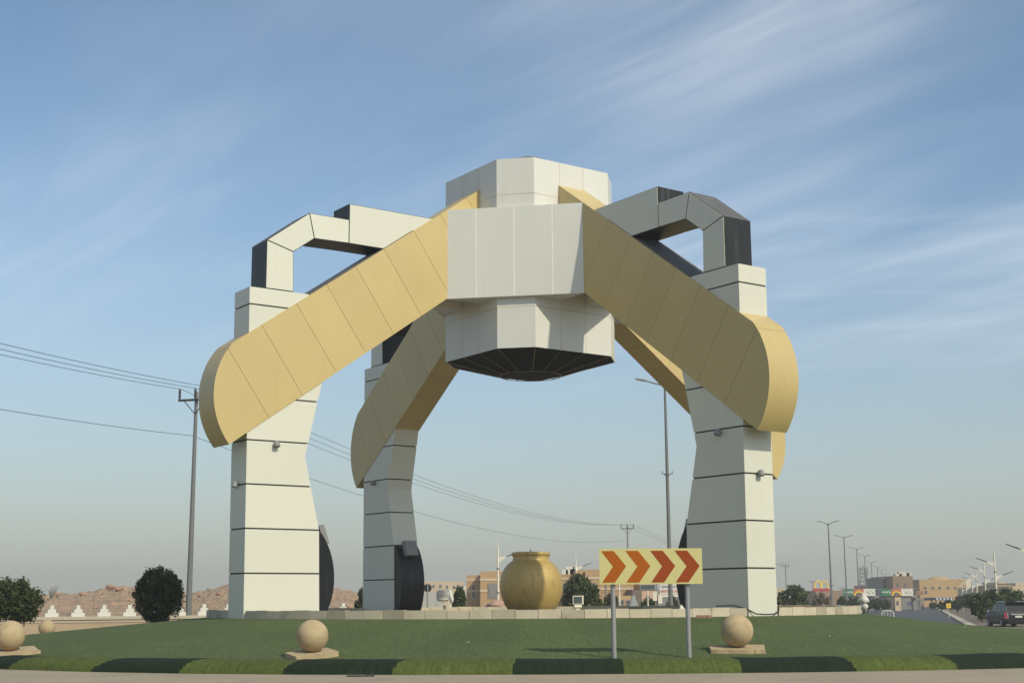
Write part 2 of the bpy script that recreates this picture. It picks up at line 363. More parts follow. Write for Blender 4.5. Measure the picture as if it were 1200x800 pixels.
# ------------------------------------------------------------------ ground, roads, roundabout
MC = Vector((0.77, 57.0, 0))                 # monument axis
EC = (2.2, 57.5); EA, EB, EN = 24.3, 25.4, 2.3   # outline of the roundabout island (superellipse)
def _e(t):
    c, q = math.cos(t), math.sin(t); k = (abs(c) ** EN + abs(q) ** EN) ** (-1 / EN)
    return EC[0] + EA * c * k, EC[1] + EB * q * k
def ell(t, off=0.0):
    x, y = _e(t)
    if off == 0: return Vector((x, y, 0))
    x0, y0 = _e(t - 0.004); x1, y1 = _e(t + 0.004); l = math.hypot(x1 - x0, y1 - y0)
    return Vector((x + off * (y1 - y0) / l, y - off * (x1 - x0) / l, 0))
def tilt(x, y):                               # the island sags a little towards the right rear
    return -0.36 * sm(9, 23, x) * sm(40, 54, y)

mb = MB()
xs = sorted(set([-6000, -3000, -1500, -800, -400, -250, -180, -130, -100, -80, -60] + list(range(-50, 70, 4)) + [70, 85, 100, 130, 160, 200, 260, 340, 450, 700, 1500, 3000, 6000]))
ys = sorted(set([-300, -100, -40, 0, 10, 20] + list(range(24, 120, 4)) + [130, 150, 180, 220, 270, 340, 420, 550, 800, 1500, 3000, 7000]))
vs = [(x, y, G(x, y) - 0.02) for y in ys for x in xs]; nx_ = len(xs)
mb.add(vs, [(j * nx_ + i, j * nx_ + i + 1, (j + 1) * nx_ + i + 1, (j + 1) * nx_ + i) for j in range(len(ys) - 1) for i in range(nx_ - 1)], 0, 0, True)
struct('ground', mb, SAND)

# ring road
mb = MB(); N = 240
vs = []
for k in range(N):
    t = 2 * math.pi * k / N
    for off in (5.1, 9.0, 13.0, 17.0):
        p = ell(t, off); vs.append((p.x, p.y, G(p.x, p.y) + 0.03))
mb.add(vs, [(k * 4 + j, ((k + 1) % N) * 4 + j, ((k + 1) % N) * 4 + j + 1, k * 4 + j + 1) for k in range(N) for j in range(3)], 0, 0, True)
struct('ring_road', mb, ASPH)

# pavement collar with kerb
mb = MB(); vs = []
for k in range(N):
    t = 2 * math.pi * k / N
    for off, z in ((-0.3, 0.0), (5.0, 0.0), (5.02, -0.005), (5.22, -0.012), (5.24, -0.03), (5.25, -0.8)):
        p = ell(t, off); vs.append((p.x, p.y, z + tilt(p.x, p.y)))
mb.add(vs, [(k * 6 + j, ((k + 1) % N) * 6 + j, ((k + 1) % N) * 6 + j + 1, k * 6 + j + 1) for k in range(N) for j in range(5)], [0, 1, 1, 1, 1] * N, 0)
struct('pavement', mb, [PAVER, KERB])

# mound of artificial turf
RING = 13.0
def mound_z(s):
    return 1.13 - (1.13 - 0.298) * s ** 1.12
mb = MB(); NA, NS = 288, 22; vs = []
def mound_pt(t, s):
    a = ell(t, -1.15)
    d = Vector((math.cos(t), math.sin(t), 0))
    i = MC + d * (RING - 0.6)
    p = i.lerp(a, s); p.z = mound_z(s) + 0.02 * math.sin(5 * t + 3 * s) * s * (1 - s) * 2 + tilt(p.x, p.y) * min(1, s * 4); return p
for k in range(NA):
    for j in range(NS + 1):
        vs.append(mound_pt(2 * math.pi * k / NA, j / NS))
w_ = NS + 1
mb.add(vs, [(k * w_ + j, k * w_ + j + 1, ((k + 1) % NA) * w_ + j + 1, ((k + 1) % NA) * w_ + j) for k in range(NA) for j in range(NS)], 0, 0, True)
struct('grass_mound', mb, TURF); MV = vs
def mound_h(x, y):
    best = None
    for k in range(NA):
        t = 2 * math.pi * k / NA
        for j in range(0, NS + 1):
            p = MV[k * w_ + j]; d = (p[0] - x) ** 2 + (p[1] - y) ** 2
            if best is None or d < best[0]: best = (d, p[2])
    return best[1]

# rolled turf border in alternating greens
bnd = []
for px, py in ((10, 786), (107, 786.4), (210, 786.6), (330, 787), (460, 788), (600, 788.8), (733, 790), (871, 791), (1005, 789), (1125, 787)):
    dx, dy = px - 600.0, py - 400.0
    u = _cr * dx + _sr * dy; v = -_sr * dx + _cr * dy
    d = Vector((u / FOC, _c + v / FOC * _s, _s - v / FOC * _c)); k = -EYE / d.z
    bnd.append(min((4712 + i for i in range(-1300, 1300)), key=lambda i: abs(_e(i / 1000)[0] / _e(i / 1000)[1] - d.x / d.y)) / 1000)
step = bnd[-1] - bnd[-2]
mb = MB(); prof = [(0.0, 0.0), (-0.03, 0.08), (-0.09, 0.155), (-0.20, 0.222), (-0.38, 0.276), (-0.62, 0.306), (-0.90, 0.315), (-1.3, 0.300)]
NB = 3000
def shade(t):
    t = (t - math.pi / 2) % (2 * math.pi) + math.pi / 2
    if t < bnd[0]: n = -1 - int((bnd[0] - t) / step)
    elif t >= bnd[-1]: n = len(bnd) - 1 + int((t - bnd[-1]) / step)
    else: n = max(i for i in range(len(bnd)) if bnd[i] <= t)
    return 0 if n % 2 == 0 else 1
vb = []
for k in range(NB):
    t = 2 * math.pi * k / NB
    wv = 1 + 0.05 * math.sin(37 * t) + 0.04 * math.sin(91 * t + 1)
    for off, z in prof:
        p = ell(t, off + 0.02 * math.sin(53 * t)); vb.append((p.x, p.y, z * (wv if z < 0.30 else 1.0 + 0.3 * (wv - 1)) + tilt(p.x, p.y)))
q_ = len(prof); fs, ms = [], []
for k in range(NB):
    t = 2 * math.pi * (k + 0.5) / NB
    for j in range(q_ - 1):
        ql = ((j + 0.5) / (q_ - 1)) ** 1.3
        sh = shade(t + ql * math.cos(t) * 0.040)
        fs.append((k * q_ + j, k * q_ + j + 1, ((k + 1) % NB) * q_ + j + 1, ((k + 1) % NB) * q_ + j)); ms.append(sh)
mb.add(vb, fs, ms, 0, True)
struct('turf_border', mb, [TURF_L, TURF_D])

# terrace inside the ring wall
mb = MB(); mb.lathe([(RING - 0.2, 0.6), (RING - 0.2, 1.16)], 96, (MC.x, MC.y, 0)); struct('terrace', mb, PAVIN)

# exit road: two carriageways with a planted median, running off to the right
ud = Vector((0.279, 0.960, 0)).normalized(); un_ = Vector((ud.y, -ud.x, 0))
def strip(name, mats, o0, o1, z, y0, y1, n=40, m=0):
    mb = MB(); vs = []
    for i in range(n + 1):
        s = y0 + (y1 - y0) * (i / n) ** 1.6
        c = Vector((44.0, 189.0, 0)) + ud * (s - 189.0)
        for o in (o0, o1):
            p = c + un_ * o; vs.append((p.x, p.y, G(p.x, p.y) + z))
    mb.add(vs, [(2 * i, 2 * i + 1, 2 * i + 3, 2 * i + 2) for i in range(n)], m, 0, True)
    return struct(name, mb, mats)
strip('exit_road', ASPH, 1.0, 14.0, 0.035, 88, 900)
strip('approach_road', ASPH, 23.0, 38.0, 0.035, 80, 900)
def slab_strip(name, mat_, o0, o1, h, y0, y1, n=40):
    mb = MB(); vs = []
    for i in range(n + 1):
        s = y0 + (y1 - y0) * (i / n) ** 1.6
        c = Vector((44.0, 189.0, 0)) + ud * (s - 189.0)
        for o, zz_ in ((o0, -0.3), (o0, h), (o1, h), (o1, -0.3)):
            p = c + un_ * o; vs.append((p.x, p.y, G(p.x, p.y) + zz_))
    f = []
    for i in range(n):
        for j in range(3): f.append((4 * i + j, 4 * i + j + 1, 4 * i + 4 + j + 1, 4 * i + 4 + j))
    f.append((0, 1, 2, 3))
    mb.add(vs, f, 0); return struct(name, mb, mat_)
slab_strip('median_kerb', KERB, 14.0, 14.7, 0.17, 96, 700)
slab_strip('far_median_kerb', KERB, 22.3, 22.9, 0.17, 96, 700)
slab_strip('median_soil', mat('soil', (0.16, 0.125, 0.085), 0.95, var=0.2, fine=0.1, fscale=4), 14.72, 22.28, 0.14, 96, 700)

# ------------------------------------------------------------------ the monument
mon = thing('monument', 'giant white, gold and black panelled four legged monument straddling the golden pot', 'monument', (MC.x, MC.y, 0))
BETA = R(35.24)
ANG = {'NR': BETA, 'NL': BETA - math.pi / 2, 'FL': BETA + math.pi, 'FR': BETA + math.pi / 2}
ROT = {k: a - math.pi / 2 for k, a in ANG.items()}
LW, GW = 0.66, 0.69
rz_ = lambda u, v, a: (u, a, v)

# leg: stacked white panels over a dark core
leg_poly = [(13.0, 0.95), (13.13, 13.0), (10.74, 13.0), (10.1, 9.75), (10.75, 6.91), (10.12, 4.24), (10.04, 0.95)]
def leg_slice(z0, z1):
    def xo(z): return 13.0 + 0.13 * (z - 0.95) / 12.05
    pts = [(0.95, 10.04), (4.24, 10.12), (6.91, 10.75), (9.75, 10.1), (13.0, 10.74)]
    def xi(z):
        for (a, ra), (b, rb) in zip(pts, pts[1:]):
            if a - 1e-6 <= z <= b + 1e-6: return ra + (rb - ra) * (z - a) / (b - a)
    mids = [(xi(z), z) for z, _ in pts if z0 < z < z1]
    return [(xi(z0), z0), (xo(z0), z0), (xo(z1), z1), (xi(z1), z1)] + mids[::-1]
mb = MB()
core = [(13.0 - 0.03, 0.96), (13.13 - 0.03, 12.99), (10.78, 12.99), (10.14, 9.75), (10.79, 6.91), (10.16, 4.24), (10.08, 0.96)]
mb.prism(core, -LW + 0.03, LW - 0.03, rz_, 1)
lv = [0.95, 2.67, 4.24, 5.81, 7.39, 8.96, 10.54, 12.36, 13.0]
for a, b in zip(lv, lv[1:]):
    mb.prism(leg_slice(a + (0.028 if a > 1 else 0), b - (0.028 if b < 12.9 else 0)), -LW, LW, rz_, 0, tone=random.uniform(-0.035, 0.03))
leg_me = mb.build('leg', [WHITE, JOINT], mon)

# handle: white cheeks on a black box section
mb = MB()
segs = [[(11.37, 13.02), (12.50, 13.02), (12.50, 14.85), (11.41, 14.55)],
        [(11.41, 14.55), (12.50, 14.85), (10.78, 16.16), (10.55, 15.19)],
        [(10.55, 15.19), (10.78, 16.16), (9.07, 16.16), (9.07, 15.22)],
        [(9.07, 15.22), (9.07, 16.80), (2.6, 16.80), (2.6, 15.22)]]
outl = [(11.37, 13.02), (12.50, 13.02), (12.50, 14.85), (10.78, 16.16), (9.07, 16.16), (9.07, 16.80), (2.6, 16.80), (2.6, 15.22), (10.55, 15.19), (11.41, 14.55)]
# sides of the black box, top faces dusty
smats = [0, 0, 1, 1, 0, 1, 0, 0, 0, 0]
for i, pz in enumerate(segs):
    pz_in = pz
    mb.prism(pz_in, -LW + 0.02, LW - 0.02, rz_, {0: [0, 0, 0, 0], 1: [0, 1, 0, 0], 2: [0, 1, 0, 0], 3: [0, 1, 0, 0]}[i], 0)
    cheek = inset(pz, 0.022)
    for s_ in (-1, 1):
        mb.prism(cheek, s_ * (LW - 0.03), s_ * LW, rz_, 2, tone=random.uniform(-0.03, 0.03))
han_me = mb.build('handle', [BLACK, BLACKT, WHITE], mon)

# gold arm, cut into panels square to its run
TA = math.atan2(-0.7, 1.0)
lo = lambda r: 13.56 - 0.7006 * (r - 4.63)
hi = lambda r: 17.24 - 0.7006 * (r - 4.66)
arc = []
c0, c1 = Vector((13.75, 7.17)), Vector((13.73, 10.85)); sag = 0.66; ch = (c1 - c0).length; rad = (ch * ch / 4 + sag * sag) / (2 * sag)
cc = (c0 + c1) / 2 - Vector(((c1 - c0).y, -(c1 - c0).x)).normalized() * (rad - sag)
a0_ = math.atan2(c0.y - cc.y, c0.x - cc.x); a1_ = math.atan2(c1.y - cc.y, c1.x - cc.x)
for i in range(1, 28):
    q = a0_ + (a1_ - a0_) * i / 28; arc.append((cc.x + rad * math.cos(q), cc.y + rad * math.sin(q)))
gpoly = [(2.75, lo(2.75)), (13.75, 7.17)] + arc + [(13.73, 10.85), (2.75, hi(2.75))]
mb = MB()
nrm = (1 / 1.2207, -0.7 / 1.2207)
cuts = [-9.0, -7.3, -5.72, -4.2, -2.55, -1.03, 0.48, 2.0, 3.69, 5.31, 9.0]
mb.prism(inset(gpoly, 0.02), -GW + 0.02, GW - 0.02, rz_, 1)
for a, b in zip(cuts, cuts[1:]):
    pp = clip(gpoly, -nrm[0], -nrm[1], -(a + 0.007)); pp = clip(pp, nrm[0], nrm[1], b - 0.007)
    if len(pp) > 2: mb.prism(pp, -GW, GW, rz_, 0, tone=random.uniform(-0.025, 0.025))
gold_me = mb.build('gold_arm', [GOLD, GOLDC], mon)
mb = MB(); mem = [(6.2, hi(6.2) - 0.01), (10.72, hi(10.72) - 0.01), (10.72, hi(10.72) + 0.02), (6.2, hi(6.2) + 0.02)]
mb.prism(mem, -GW + 0.03, GW - 0.03, rz_, 0)
memb_me = mb.build('roofing_membrane', BLACKT, mon)

# black curved fin at the foot of the inner face
mb = MB(); fin = [(10.13, 0.95), (10.13, 4.22)]
f0, f1 = Vector((10.1, 4.22)), Vector((9.98, 0.95))
for i in range(0, 25):
    q = i / 24; b_ = 4 * q * (1 - q)
    p = f0.lerp(f1, q) + Vector((-0.60 * b_ ** 0.8, 0)); fin.append((p.x, p.y))
mb.prism(fin, -LW + 0.04, LW - 0.04, rz_, 0)
fin_me = mb.build('curved_fin', FINB, mon)

def lamp_round(name, pos, dirv, parent):
    mb = MB(); p = Vector(pos); d = Vector(dirv).normalized()
    mb.tube([p, p + d * 0.10], 0.03, 8); q = p + d * 0.12
    ax = (d * 0.35 + Vector((0, 0, -1))).normalized()
    mb.tube([q - ax * 0.10, q - ax * 0.04, q + ax * 0.10], [0.07, 0.11, 0.12], 14)
    return mb.build(name, GREYP, parent)
def flood(name, parent, pos):
    mb = MB()
    x, y, z = pos
    mp_ = lambda u, v, a: (x + u, y + a, z + v)
    mb.prism([(-0.30, -0.30), (-0.10, -0.36), (0.14, 0.30), (-0.06, 0.38)], -0.33, 0.33, mp_, 0)
    mb.prism([(-0.10, -0.28), (0.10, 0.28), (0.22, 0.16), (0.06, -0.26)], -0.22, 0.22, mp_, 0)
    mb.prism([(-0.315, -0.29), (-0.30, -0.29), (-0.07, 0.36), (-0.085, 0.36)], -0.28, 0.28, mp_, 0)
    mb.box((x + 0.12, y, z - 0.38), (0.08, 0.5, 0.16), 0)
    return mb.build(name, [GREYP, GLASS], parent)

first = {}
for key in ('NL', 'NR', 'FL', 'FR'):
    for nm, src in (('leg', leg_me), ('handle', han_me), ('gold_arm', gold_me), ('roofing_membrane', memb_me), ('curved_fin', fin_me)):
        if key == 'NL': o = src
        else: o = src.copy(); COL.objects.link(o); o.parent = mon
        o.rotation_euler = (0, 0, ROT[key])
        first[(nm, key)] = o
for key, s_ in (('NL', 1), ('NR', -1), ('FL', 1)):
    lg = first[('leg', key)]
    lamp_round('spotlight', (11.95, s_ * LW, 7.28), (0, s_, 0), lg)
    if key != 'FL': lamp_round('spotlight', (13.06, -0.02, 5.83), (1, 0, 0), lg)
for key in ('NL', 'NR', 'FL', 'FR'):
    fo = flood('floodlight', first[('curved_fin', key)], (9.80, 0.0, 4.08))

# hub: irregular octagon drum
HA, HW = 3.02, 1.93
oct_pts = []
for k in range(4):
    q = k * math.pi / 2
    for s_ in (-1, 1):
        oct_pts.append((HA * math.cos(q) - s_ * HW * math.sin(q), HA * math.sin(q) + s_ * HW * math.cos(q)))
HZ0, HZ1 = 11.52, 19.36
xy_ = lambda u, v, a: (u, v, a)
mb = MB()
k_in = 1 - 0.003 / HA
mb.prism([(x * k_in, y * k_in) for x, y in oct_pts], HZ0 + 0.01, HZ1 - 0.01, xy_, 1)
zs = [HZ0, 13.18, 15.5, 17.85, HZ1]
for i in range(8):
    p, q = Vector(oct_pts[i]), Vector(oct_pts[(i + 1) % 8]); e = (q - p); l = e.length; e.normalize(); nn = Vector((e.y, -e.x))
    us = [0, l] if l < 2 else [0, l * 0.335, l * 0.655, l]
    for u0, u1 in zip(us, us[1:]):
        for z0, z1 in zip(zs, zs[1:]):
            g = 0.014; A = p + e * (u0 + g * (u0 > 0)); B = p + e * (u1 - g * (u1 < l))
            Ai, Bi = A - nn * 0.018, B - nn * 0.018
            za, zb = z0 + (g if z0 > HZ0 else 0), z1 - (g if z1 < HZ1 else 0)
            v8 = [(*A, za), (*B, za), (*B, zb), (*A, zb), (*Ai, za), (*Bi, za), (*Bi, zb), (*Ai, zb)]
            mb.add(v8, [(0, 1, 2, 3), (4, 7, 6, 5), (0, 4, 5, 1), (1, 5, 6, 2), (2, 6, 7, 3), (3, 7, 4, 0)], 0, random.uniform(-0.03, 0.03))
drum = mb.build('hub_drum', [HUBW, SEALB], mon, rot=(0, 0, ROT['NR']))
# dark underside cone with pale ribs
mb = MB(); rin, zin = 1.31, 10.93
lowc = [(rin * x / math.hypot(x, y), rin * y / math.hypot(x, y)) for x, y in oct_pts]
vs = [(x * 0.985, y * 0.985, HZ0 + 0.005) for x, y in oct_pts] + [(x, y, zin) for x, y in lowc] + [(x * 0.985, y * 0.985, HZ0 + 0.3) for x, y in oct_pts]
mb.add(vs, [(i, i + 8, (i + 1) % 8 + 8, (i + 1) % 8) for i in range(8)] + [tuple(range(8, 16))], 0)
rim = []
for i in range(8):
    p, q = Vector(oct_pts[i]), Vector(oct_pts[(i + 1) % 8]); l = (q - p).length
    rim += [p] if l < 2 else [p, p.lerp(q, 0.335), p.lerp(q, 0.655)]
for p in rim:
    c = Vector((p.x, p.y)).normalized() * rin
    # follow the cone facet rather than its corner chord
    a = Vector((p.x * 0.984, p.y * 0.984, HZ0 - 0.004)); b = Vector((c.x * 0.97, c.y * 0.97, zin - 0.006))
    mb.tube([a, b], 0.014, 4, 1)
mb.tube([(rin * 1.0 * math.cos(2 * math.pi * i / 24), rin * math.sin(2 * math.pi * i / 24), zin - 0.008) for i in range(25)], 0.013, 4, 1)
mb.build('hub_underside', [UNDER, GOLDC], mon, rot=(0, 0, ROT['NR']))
mb = MB(); mb.lathe([(2.2, 0.0), (1.9, 0.3), (1.4, 0.68), (0.7, 1.0), (0.3, 1.15), (0.05, 1.19)], 32, (0, 0, HZ1 - 0.02))
mb.build('hub_cap', SLATE, mon)
# white infill blocks between the arms
mb = MB(); F0, FH, BZ0, BZ1 = 3.73, 2.775, 13.57, 17.26
tr = [(F0 - 0.003, -FH + 0.004), (F0 - 0.003, FH - 0.004), (2.3, 1.345), (2.3, -1.345)]
mb.prism(tr, BZ0 + 0.005, BZ1 - 0.005, xy_, 1)
fr_ = [-FH, -FH + 2 * FH * 0.215, -FH + 2 * FH * 0.495, -FH + 2 * FH * 0.775, FH]
for a, b in zip(fr_, fr_[1:]):
    a_, b_ = a + (0.017 if a > -FH else 0), b - (0.017 if b < FH else 0)
    mb.box((F0 - 0.012, (a_ + b_) / 2, (BZ0 + BZ1) / 2), (0.024, b_ - a_, BZ1 - BZ0), 0, random.uniform(-0.02, 0.02))
for zc in (BZ0 + 0.0, BZ1 - 0.0):
    mb.prism([(F0 - 0.03, -FH + 0.03), (F0 - 0.03, FH - 0.03), (2.35, 1.38), (2.35, -1.38)], zc - 0.012, zc + 0.012, xy_, 0)
blk = mb.build('hub_block', [HUBW, SEAL], mon)
for i in range(4):
    o = blk if i == 0 else blk.copy()
    if i: COL.objects.link(o); o.parent = mon
    o.rotation_euler = (0, 0, ROT['NR'] + math.pi / 4 + i * math.pi / 2)

# drooping black cable at the foot of the near right leg
mb = MB()
u_ = Vector((math.sin(ANG['NR']), -math.cos(ANG['NR']), 0)); n_ = Vector((math.cos(ANG['NR']), math.sin(ANG['NR']), 0))
def leg_pt(r, t, z): return MC + u_ * r + n_ * t + Vector((0, 0, z))
pts = [leg_pt(12.35, -1.5, 1.44), leg_pt(12.62, -1.0, 1.46), leg_pt(12.95, -0.75, 1.36), leg_pt(13.12, -0.45, 1.18), leg_pt(13.16, -0.1, 1.155), leg_pt(13.15, 0.35, 1.16), leg_pt(13.08, 0.66, 1.27), leg_pt(12.9, 0.85, 1.44)]
mb.tube(pts, 0.022, 6); tag(mb.build('cable', RUBB), 'slack black cable looped round the foot of the right front leg', 'cable')

# ------------------------------------------------------------------ ring wall
rw = thing('ring_wall', 'low curved parapet of stained stone slabs round the monument terrace', 'wall', (MC.x, MC.y, 0))
gaps = [(ROT[k]) % (2 * math.pi) for k in ROT]
mb = MB(); NP = 112
for k in range(NP):
    for sub in range(2):
        a0 = 2 * math.pi * (k + sub / 2) / NP; a1 = 2 * math.pi * (k + (sub + 1) / 2) / NP
        if sub == 0: tone = random.choice([random.uniform(-0.09, 0.06)] * 6 + [-0.30, -0.2]); 
        am = (a0 + a1) / 2
        if any(abs((am - g + math.pi) % (2 * math.pi) - math.pi) < math.asin(0.66 / RING) + 0.005 for g in gaps): continue
        g = 0.0006
        a0 += g if sub == 0 else 0; a1 -= g if sub == 1 else 0
        ro, ri = RING, RING - 0.28
        pts = [(ro * math.cos(a0), ro * math.sin(a0)), (ro * math.cos(a1), ro * math.sin(a1)), (ri * math.cos(a1), ri * math.sin(a1)), (ri * math.cos(a0), ri * math.sin(a0))]
        mb.prism(pts, 0.85, 1.375 + 0.006 * ((k * 7) % 5 - 2), xy_, 0, tone=tone)
mb.build('stone_slabs', PAR, rw)
# ------------------------------------------------------------------ golden pot
pot = thing('golden_pot', 'huge round golden pot with a flared rim under the monument hub', 'pot', (MC.x - 0.05, MC.y, 1.16))
pr = [(0.62, 0.0), (0.80, 0.02), (0.955, 0.13), (1.10, 0.36), (1.20, 0.60), (1.265, 0.86), (1.285, 1.11), (1.265, 1.34), (1.20, 1.58), (1.09, 1.80), (0.94, 1.98), (0.80, 2.08), (0.755, 2.12), (0.742, 2.17), (0.742, 2.28)]
mb = MB(); mb.lathe(pr, 72, wob=lambda q, z: 1 + 0.006 * math.cos(10 * q) * (1 if z < 2.0 else 0) + 0.004 * math.sin(3 * q + z * 2)); mb.build('pot_body', POTG, pot)
mb = MB(); mb.lathe([(0.735, 2.26), (0.765, 2.29), (0.80, 2.33), (0.80, 2.40), (0.785, 2.44), (0.70, 2.45), (0.05, 2.46)], 56); mb.build('rim', POTG, pot)
mb = MB(); mb.lathe([(0.05, 2.44), (0.05, 2.54), (0.035, 2.57), (0.01, 2.58)], 12); mb.build('knob', GREYP, pot)

# ------------------------------------------------------------------ chevron sign
sg = thing('chevron_sign', 'yellow roadside sign with four orange arrow chevrons pointing right', 'sign', (0, 0, 0))
SY = 33.2
tl = site(702, 642.7, SY); br_ = site(823.5, 683.6, SY)
x0, x1, z1, z0 = tl.x, br_.x, tl.z, br_.z
sx = (x1 - x0) / 808.0; sz = (z1 - z0) / 273.0
mb = MB(); mb.box(((x0 + x1) / 2, SY, (z0 + z1) / 2), (x1 - x0, 0.03, z1 - z0)); panel = mb.build('sign_panel', [YEL], sg)
mb = MB(); mb.box(((x0 + x1) / 2, SY + 0.026, (z0 + z1) / 2), (x1 - x0 - 0.03, 0.02, z1 - z0 - 0.03))
for zc in (z0 + 0.16, z1 - 0.16): mb.box(((x0 + x1) / 2, SY + 0.05, zc), (x1 - x0 - 0.1, 0.03, 0.05))
mb.build('sign_backing', STEEL, sg)
for i, off in enumerate((362, 553, 748, 940)):
    P = [(0, 17), (99, 17), (195, 135), (104, 260), (3, 260), (92, 137)]
    pz = [(x0 + (off - 347 + u) * sx, z1 - v * sz) for u, v in P]
    mb = MB(); mp_ = lambda u, v, a: (u, a, v)
    mb.prism(pz, SY - 0.019, SY - 0.016, mp_); o = mb.build('chevron', ORA if i < 2 else ORR, panel)
for px in (718.5, 805.8):
    p = site(px, 700, SY + 0.085)
    mb = MB(); mb.tube([(p.x, SY + 0.105, 0.1), (p.x, SY + 0.105, z1 - 0.05)], 0.058, 14); mb.build('post', STEEL, sg)

# ------------------------------------------------------------------ stone balls
def ball_thing(label, x, y, r, slab=True, rz=0.0, sl=(1.32, 1.05), zb=None):
    z = mound_h(x, y) if zb is None else zb
    t = thing('stone_ball', label, 'stone ball', (x, y, z), rz, 'stone balls round the lawn')
    mb = MB(); n = 24; prf = []
    h = 0.115 if slab else 0.0
    for i in range(n + 1):
        q = math.pi * i / n; prf.append((max(r * math.sin(q), 0.002), h + r * 0.985 - r * math.cos(q)))
    mb.lathe(prf, 40); mb.build('ball', STONE, t)
    if slab:
        mb = MB(); w, d = sl[0] / 2, sl[1] / 2
        outl_ = []
        rnd = random.Random(int(x * 100))
        cs = [(-w, -d), (w * 0.3, -d * 1.02), (w, -d * 0.7), (w * 1.0, d), (-w * 0.5, d), (-w * 1.03, d * 0.5)]
        for (ax, ay), (bx_, by_) in zip(cs, cs[1:] + cs[:1]):
            for k in range(5): outl_.append((ax + (bx_ - ax) * k / 5 + rnd.uniform(-.02, .02), ay + (by_ - ay) * k / 5 + rnd.uniform(-.02, .02)))
        mb.prism(outl_, -0.2, 0.115, xy_, 0)
        mb.prism([(a * 1.01, b * 1.01) for a, b in outl_], -0.2, 0.055, xy_, 0)
        sl_ = mb.build('base_slab', STONE, t); sl_.rotation_euler = Matrix.Rotation(-rz, 3, 'Z').to_4x4().to_3x3().__matmul__(Matrix.Rotation(R(7), 3, 'X')).__matmul__(Matrix.Rotation(rz, 3, 'Z')).to_euler()
    return t
B1 = site(365.5, 768, 33.1); ball_thing('tan stone ball on an angular slab before the left front leg', B1.x * 34.4 / 33.1, 34.4, 0.392, rz=0.55, sl=(1.18, 0.86))
B2 = site(864.5, 765, 33.3); ball_thing('tan stone ball on a ragged slab before the right front leg', B2.x * 34.5 / 33.3, 34.5, 0.40, rz=-0.15, sl=(1.30, 0.9))
B3 = site(6, 757, 37.9); ball_thing('tan stone ball on a slab in front of the leftmost dark tree', B3.x, 38.2, 0.405, rz=0.5, sl=(1.5, 1.15))
B4 = site(55, 735, 69.0); ball_thing('small pale stone ball beside the beige wall with stepped merlons', B4.x, 69.0, 0.40, slab=False, zb=B4.z - 0.40)

# ------------------------------------------------------------------ foliage
def leaves(mb_, centre, rad, n, size, clumps=60, flat=1.0, seed=1, taper=0.0, fill=0.25, spread=0.2):
    rg = np.random.default_rng(seed); centre = np.array(centre); rad = np.array(rad)
    d = rg.normal(size=(clumps, 3)); d /= np.linalg.norm(d, axis=1)[:, None]
    rr = np.where(rg.random(clumps) < fill, rg.random(clumps) ** 0.5 * 0.8, rg.uniform(0.78, 1.0, clumps)); d *= rr[:, None]
    if taper:                                     # narrower towards the top
        k = 1 - taper * np.clip((d[:, 2] + 1) / 2, 0, 1); d[:, 0] *= k; d[:, 1] *= k
    ct = rg.random(clumps)
    which = rg.integers(0, clumps, n)
    pos = d[which] + rg.normal(size=(n, 3)) * spread * 0.5
    P = centre + pos * rad
    a = rg.normal(size=(n, 3)); a /= np.linalg.norm(a, axis=1)[:, None]
    b = rg.normal(size=(n, 3)); b -= a * (a * b).sum(1)[:, None]; b /= np.linalg.norm(b, axis=1)[:, None]
    s = size * rg.uniform(0.6, 1.3, n)[:, None]
    V = np.stack([P - a * s, P - b * s * 0.5, P + a * s, P + b * s * 0.5], 1).reshape(-1, 3)
    tone = np.clip(0.6 * ct[which] + 0.4 * rg.random(n), 0, 1)
    o = len(mb_.v); mb_.v += [tuple(x) for x in V.tolist()]
    for i in range(n):
        mb_.f.append([o + 4 * i, o + 4 * i + 1, o + 4 * i + 2, o + 4 * i + 3])
    mb_.m += [0] * n; mb_.t += tone.tolist(); mb_.sm += [False] * n

def tree(name, label, cat, loc, rad, zc, n, size, trunk_r=0.09, lm=None, seed=1, group=None, taper=0.0, clumps=70, fill=0.3, spread=0.2, limbs=6):
    t = thing(name, label, cat, loc, 0, group)
    mb_ = MB(); leaves(mb_, (0, 0, zc), rad, n, size, clumps, seed=seed, taper=taper, fill=fill, spread=spread); mb_.build('crown', lm or LEAF_D, t)
    mb_ = MB(); rg = random.Random(seed)
    top = zc + rad[2] * 0.3
    mb_.tube([(0, 0, -0.3), (0.03, 0.02, zc * 0.4), (0.0, 0.04, top)], [trunk_r * 1.2, trunk_r, trunk_r * 0.35], 8)
    for i in range(limbs):
        q = rg.uniform(0, 6.28); z0_ = zc * rg.uniform(0.4, 0.9)
        mb_.tube([(0.01, 0.02, z0_), (rad[0] * 0.35 * math.cos(q), rad[1] * 0.35 * math.sin(q), z0_ + rad[2] * 0.3), (rad[0] * 0.75 * math.cos(q), rad[1] * 0.75 * math.sin(q), z0_ + rad[2] * 0.55)], [trunk_r * 0.6, trunk_r * 0.4, 0.012], 6)
    mb_.build('trunk', BARK, t)
    return t
def by(px, ytop, ybot, wpx, Y, base=None):
    """footing point, height and half-width for a plant seen at that bearing"""
    p = site(px, ytop, Y); zb = site(px, ybot, Y).z if base is None else base
    hw = wpx / 2 * Y / 1635.0
    return (p.x, Y, zb), p.z - zb, hw

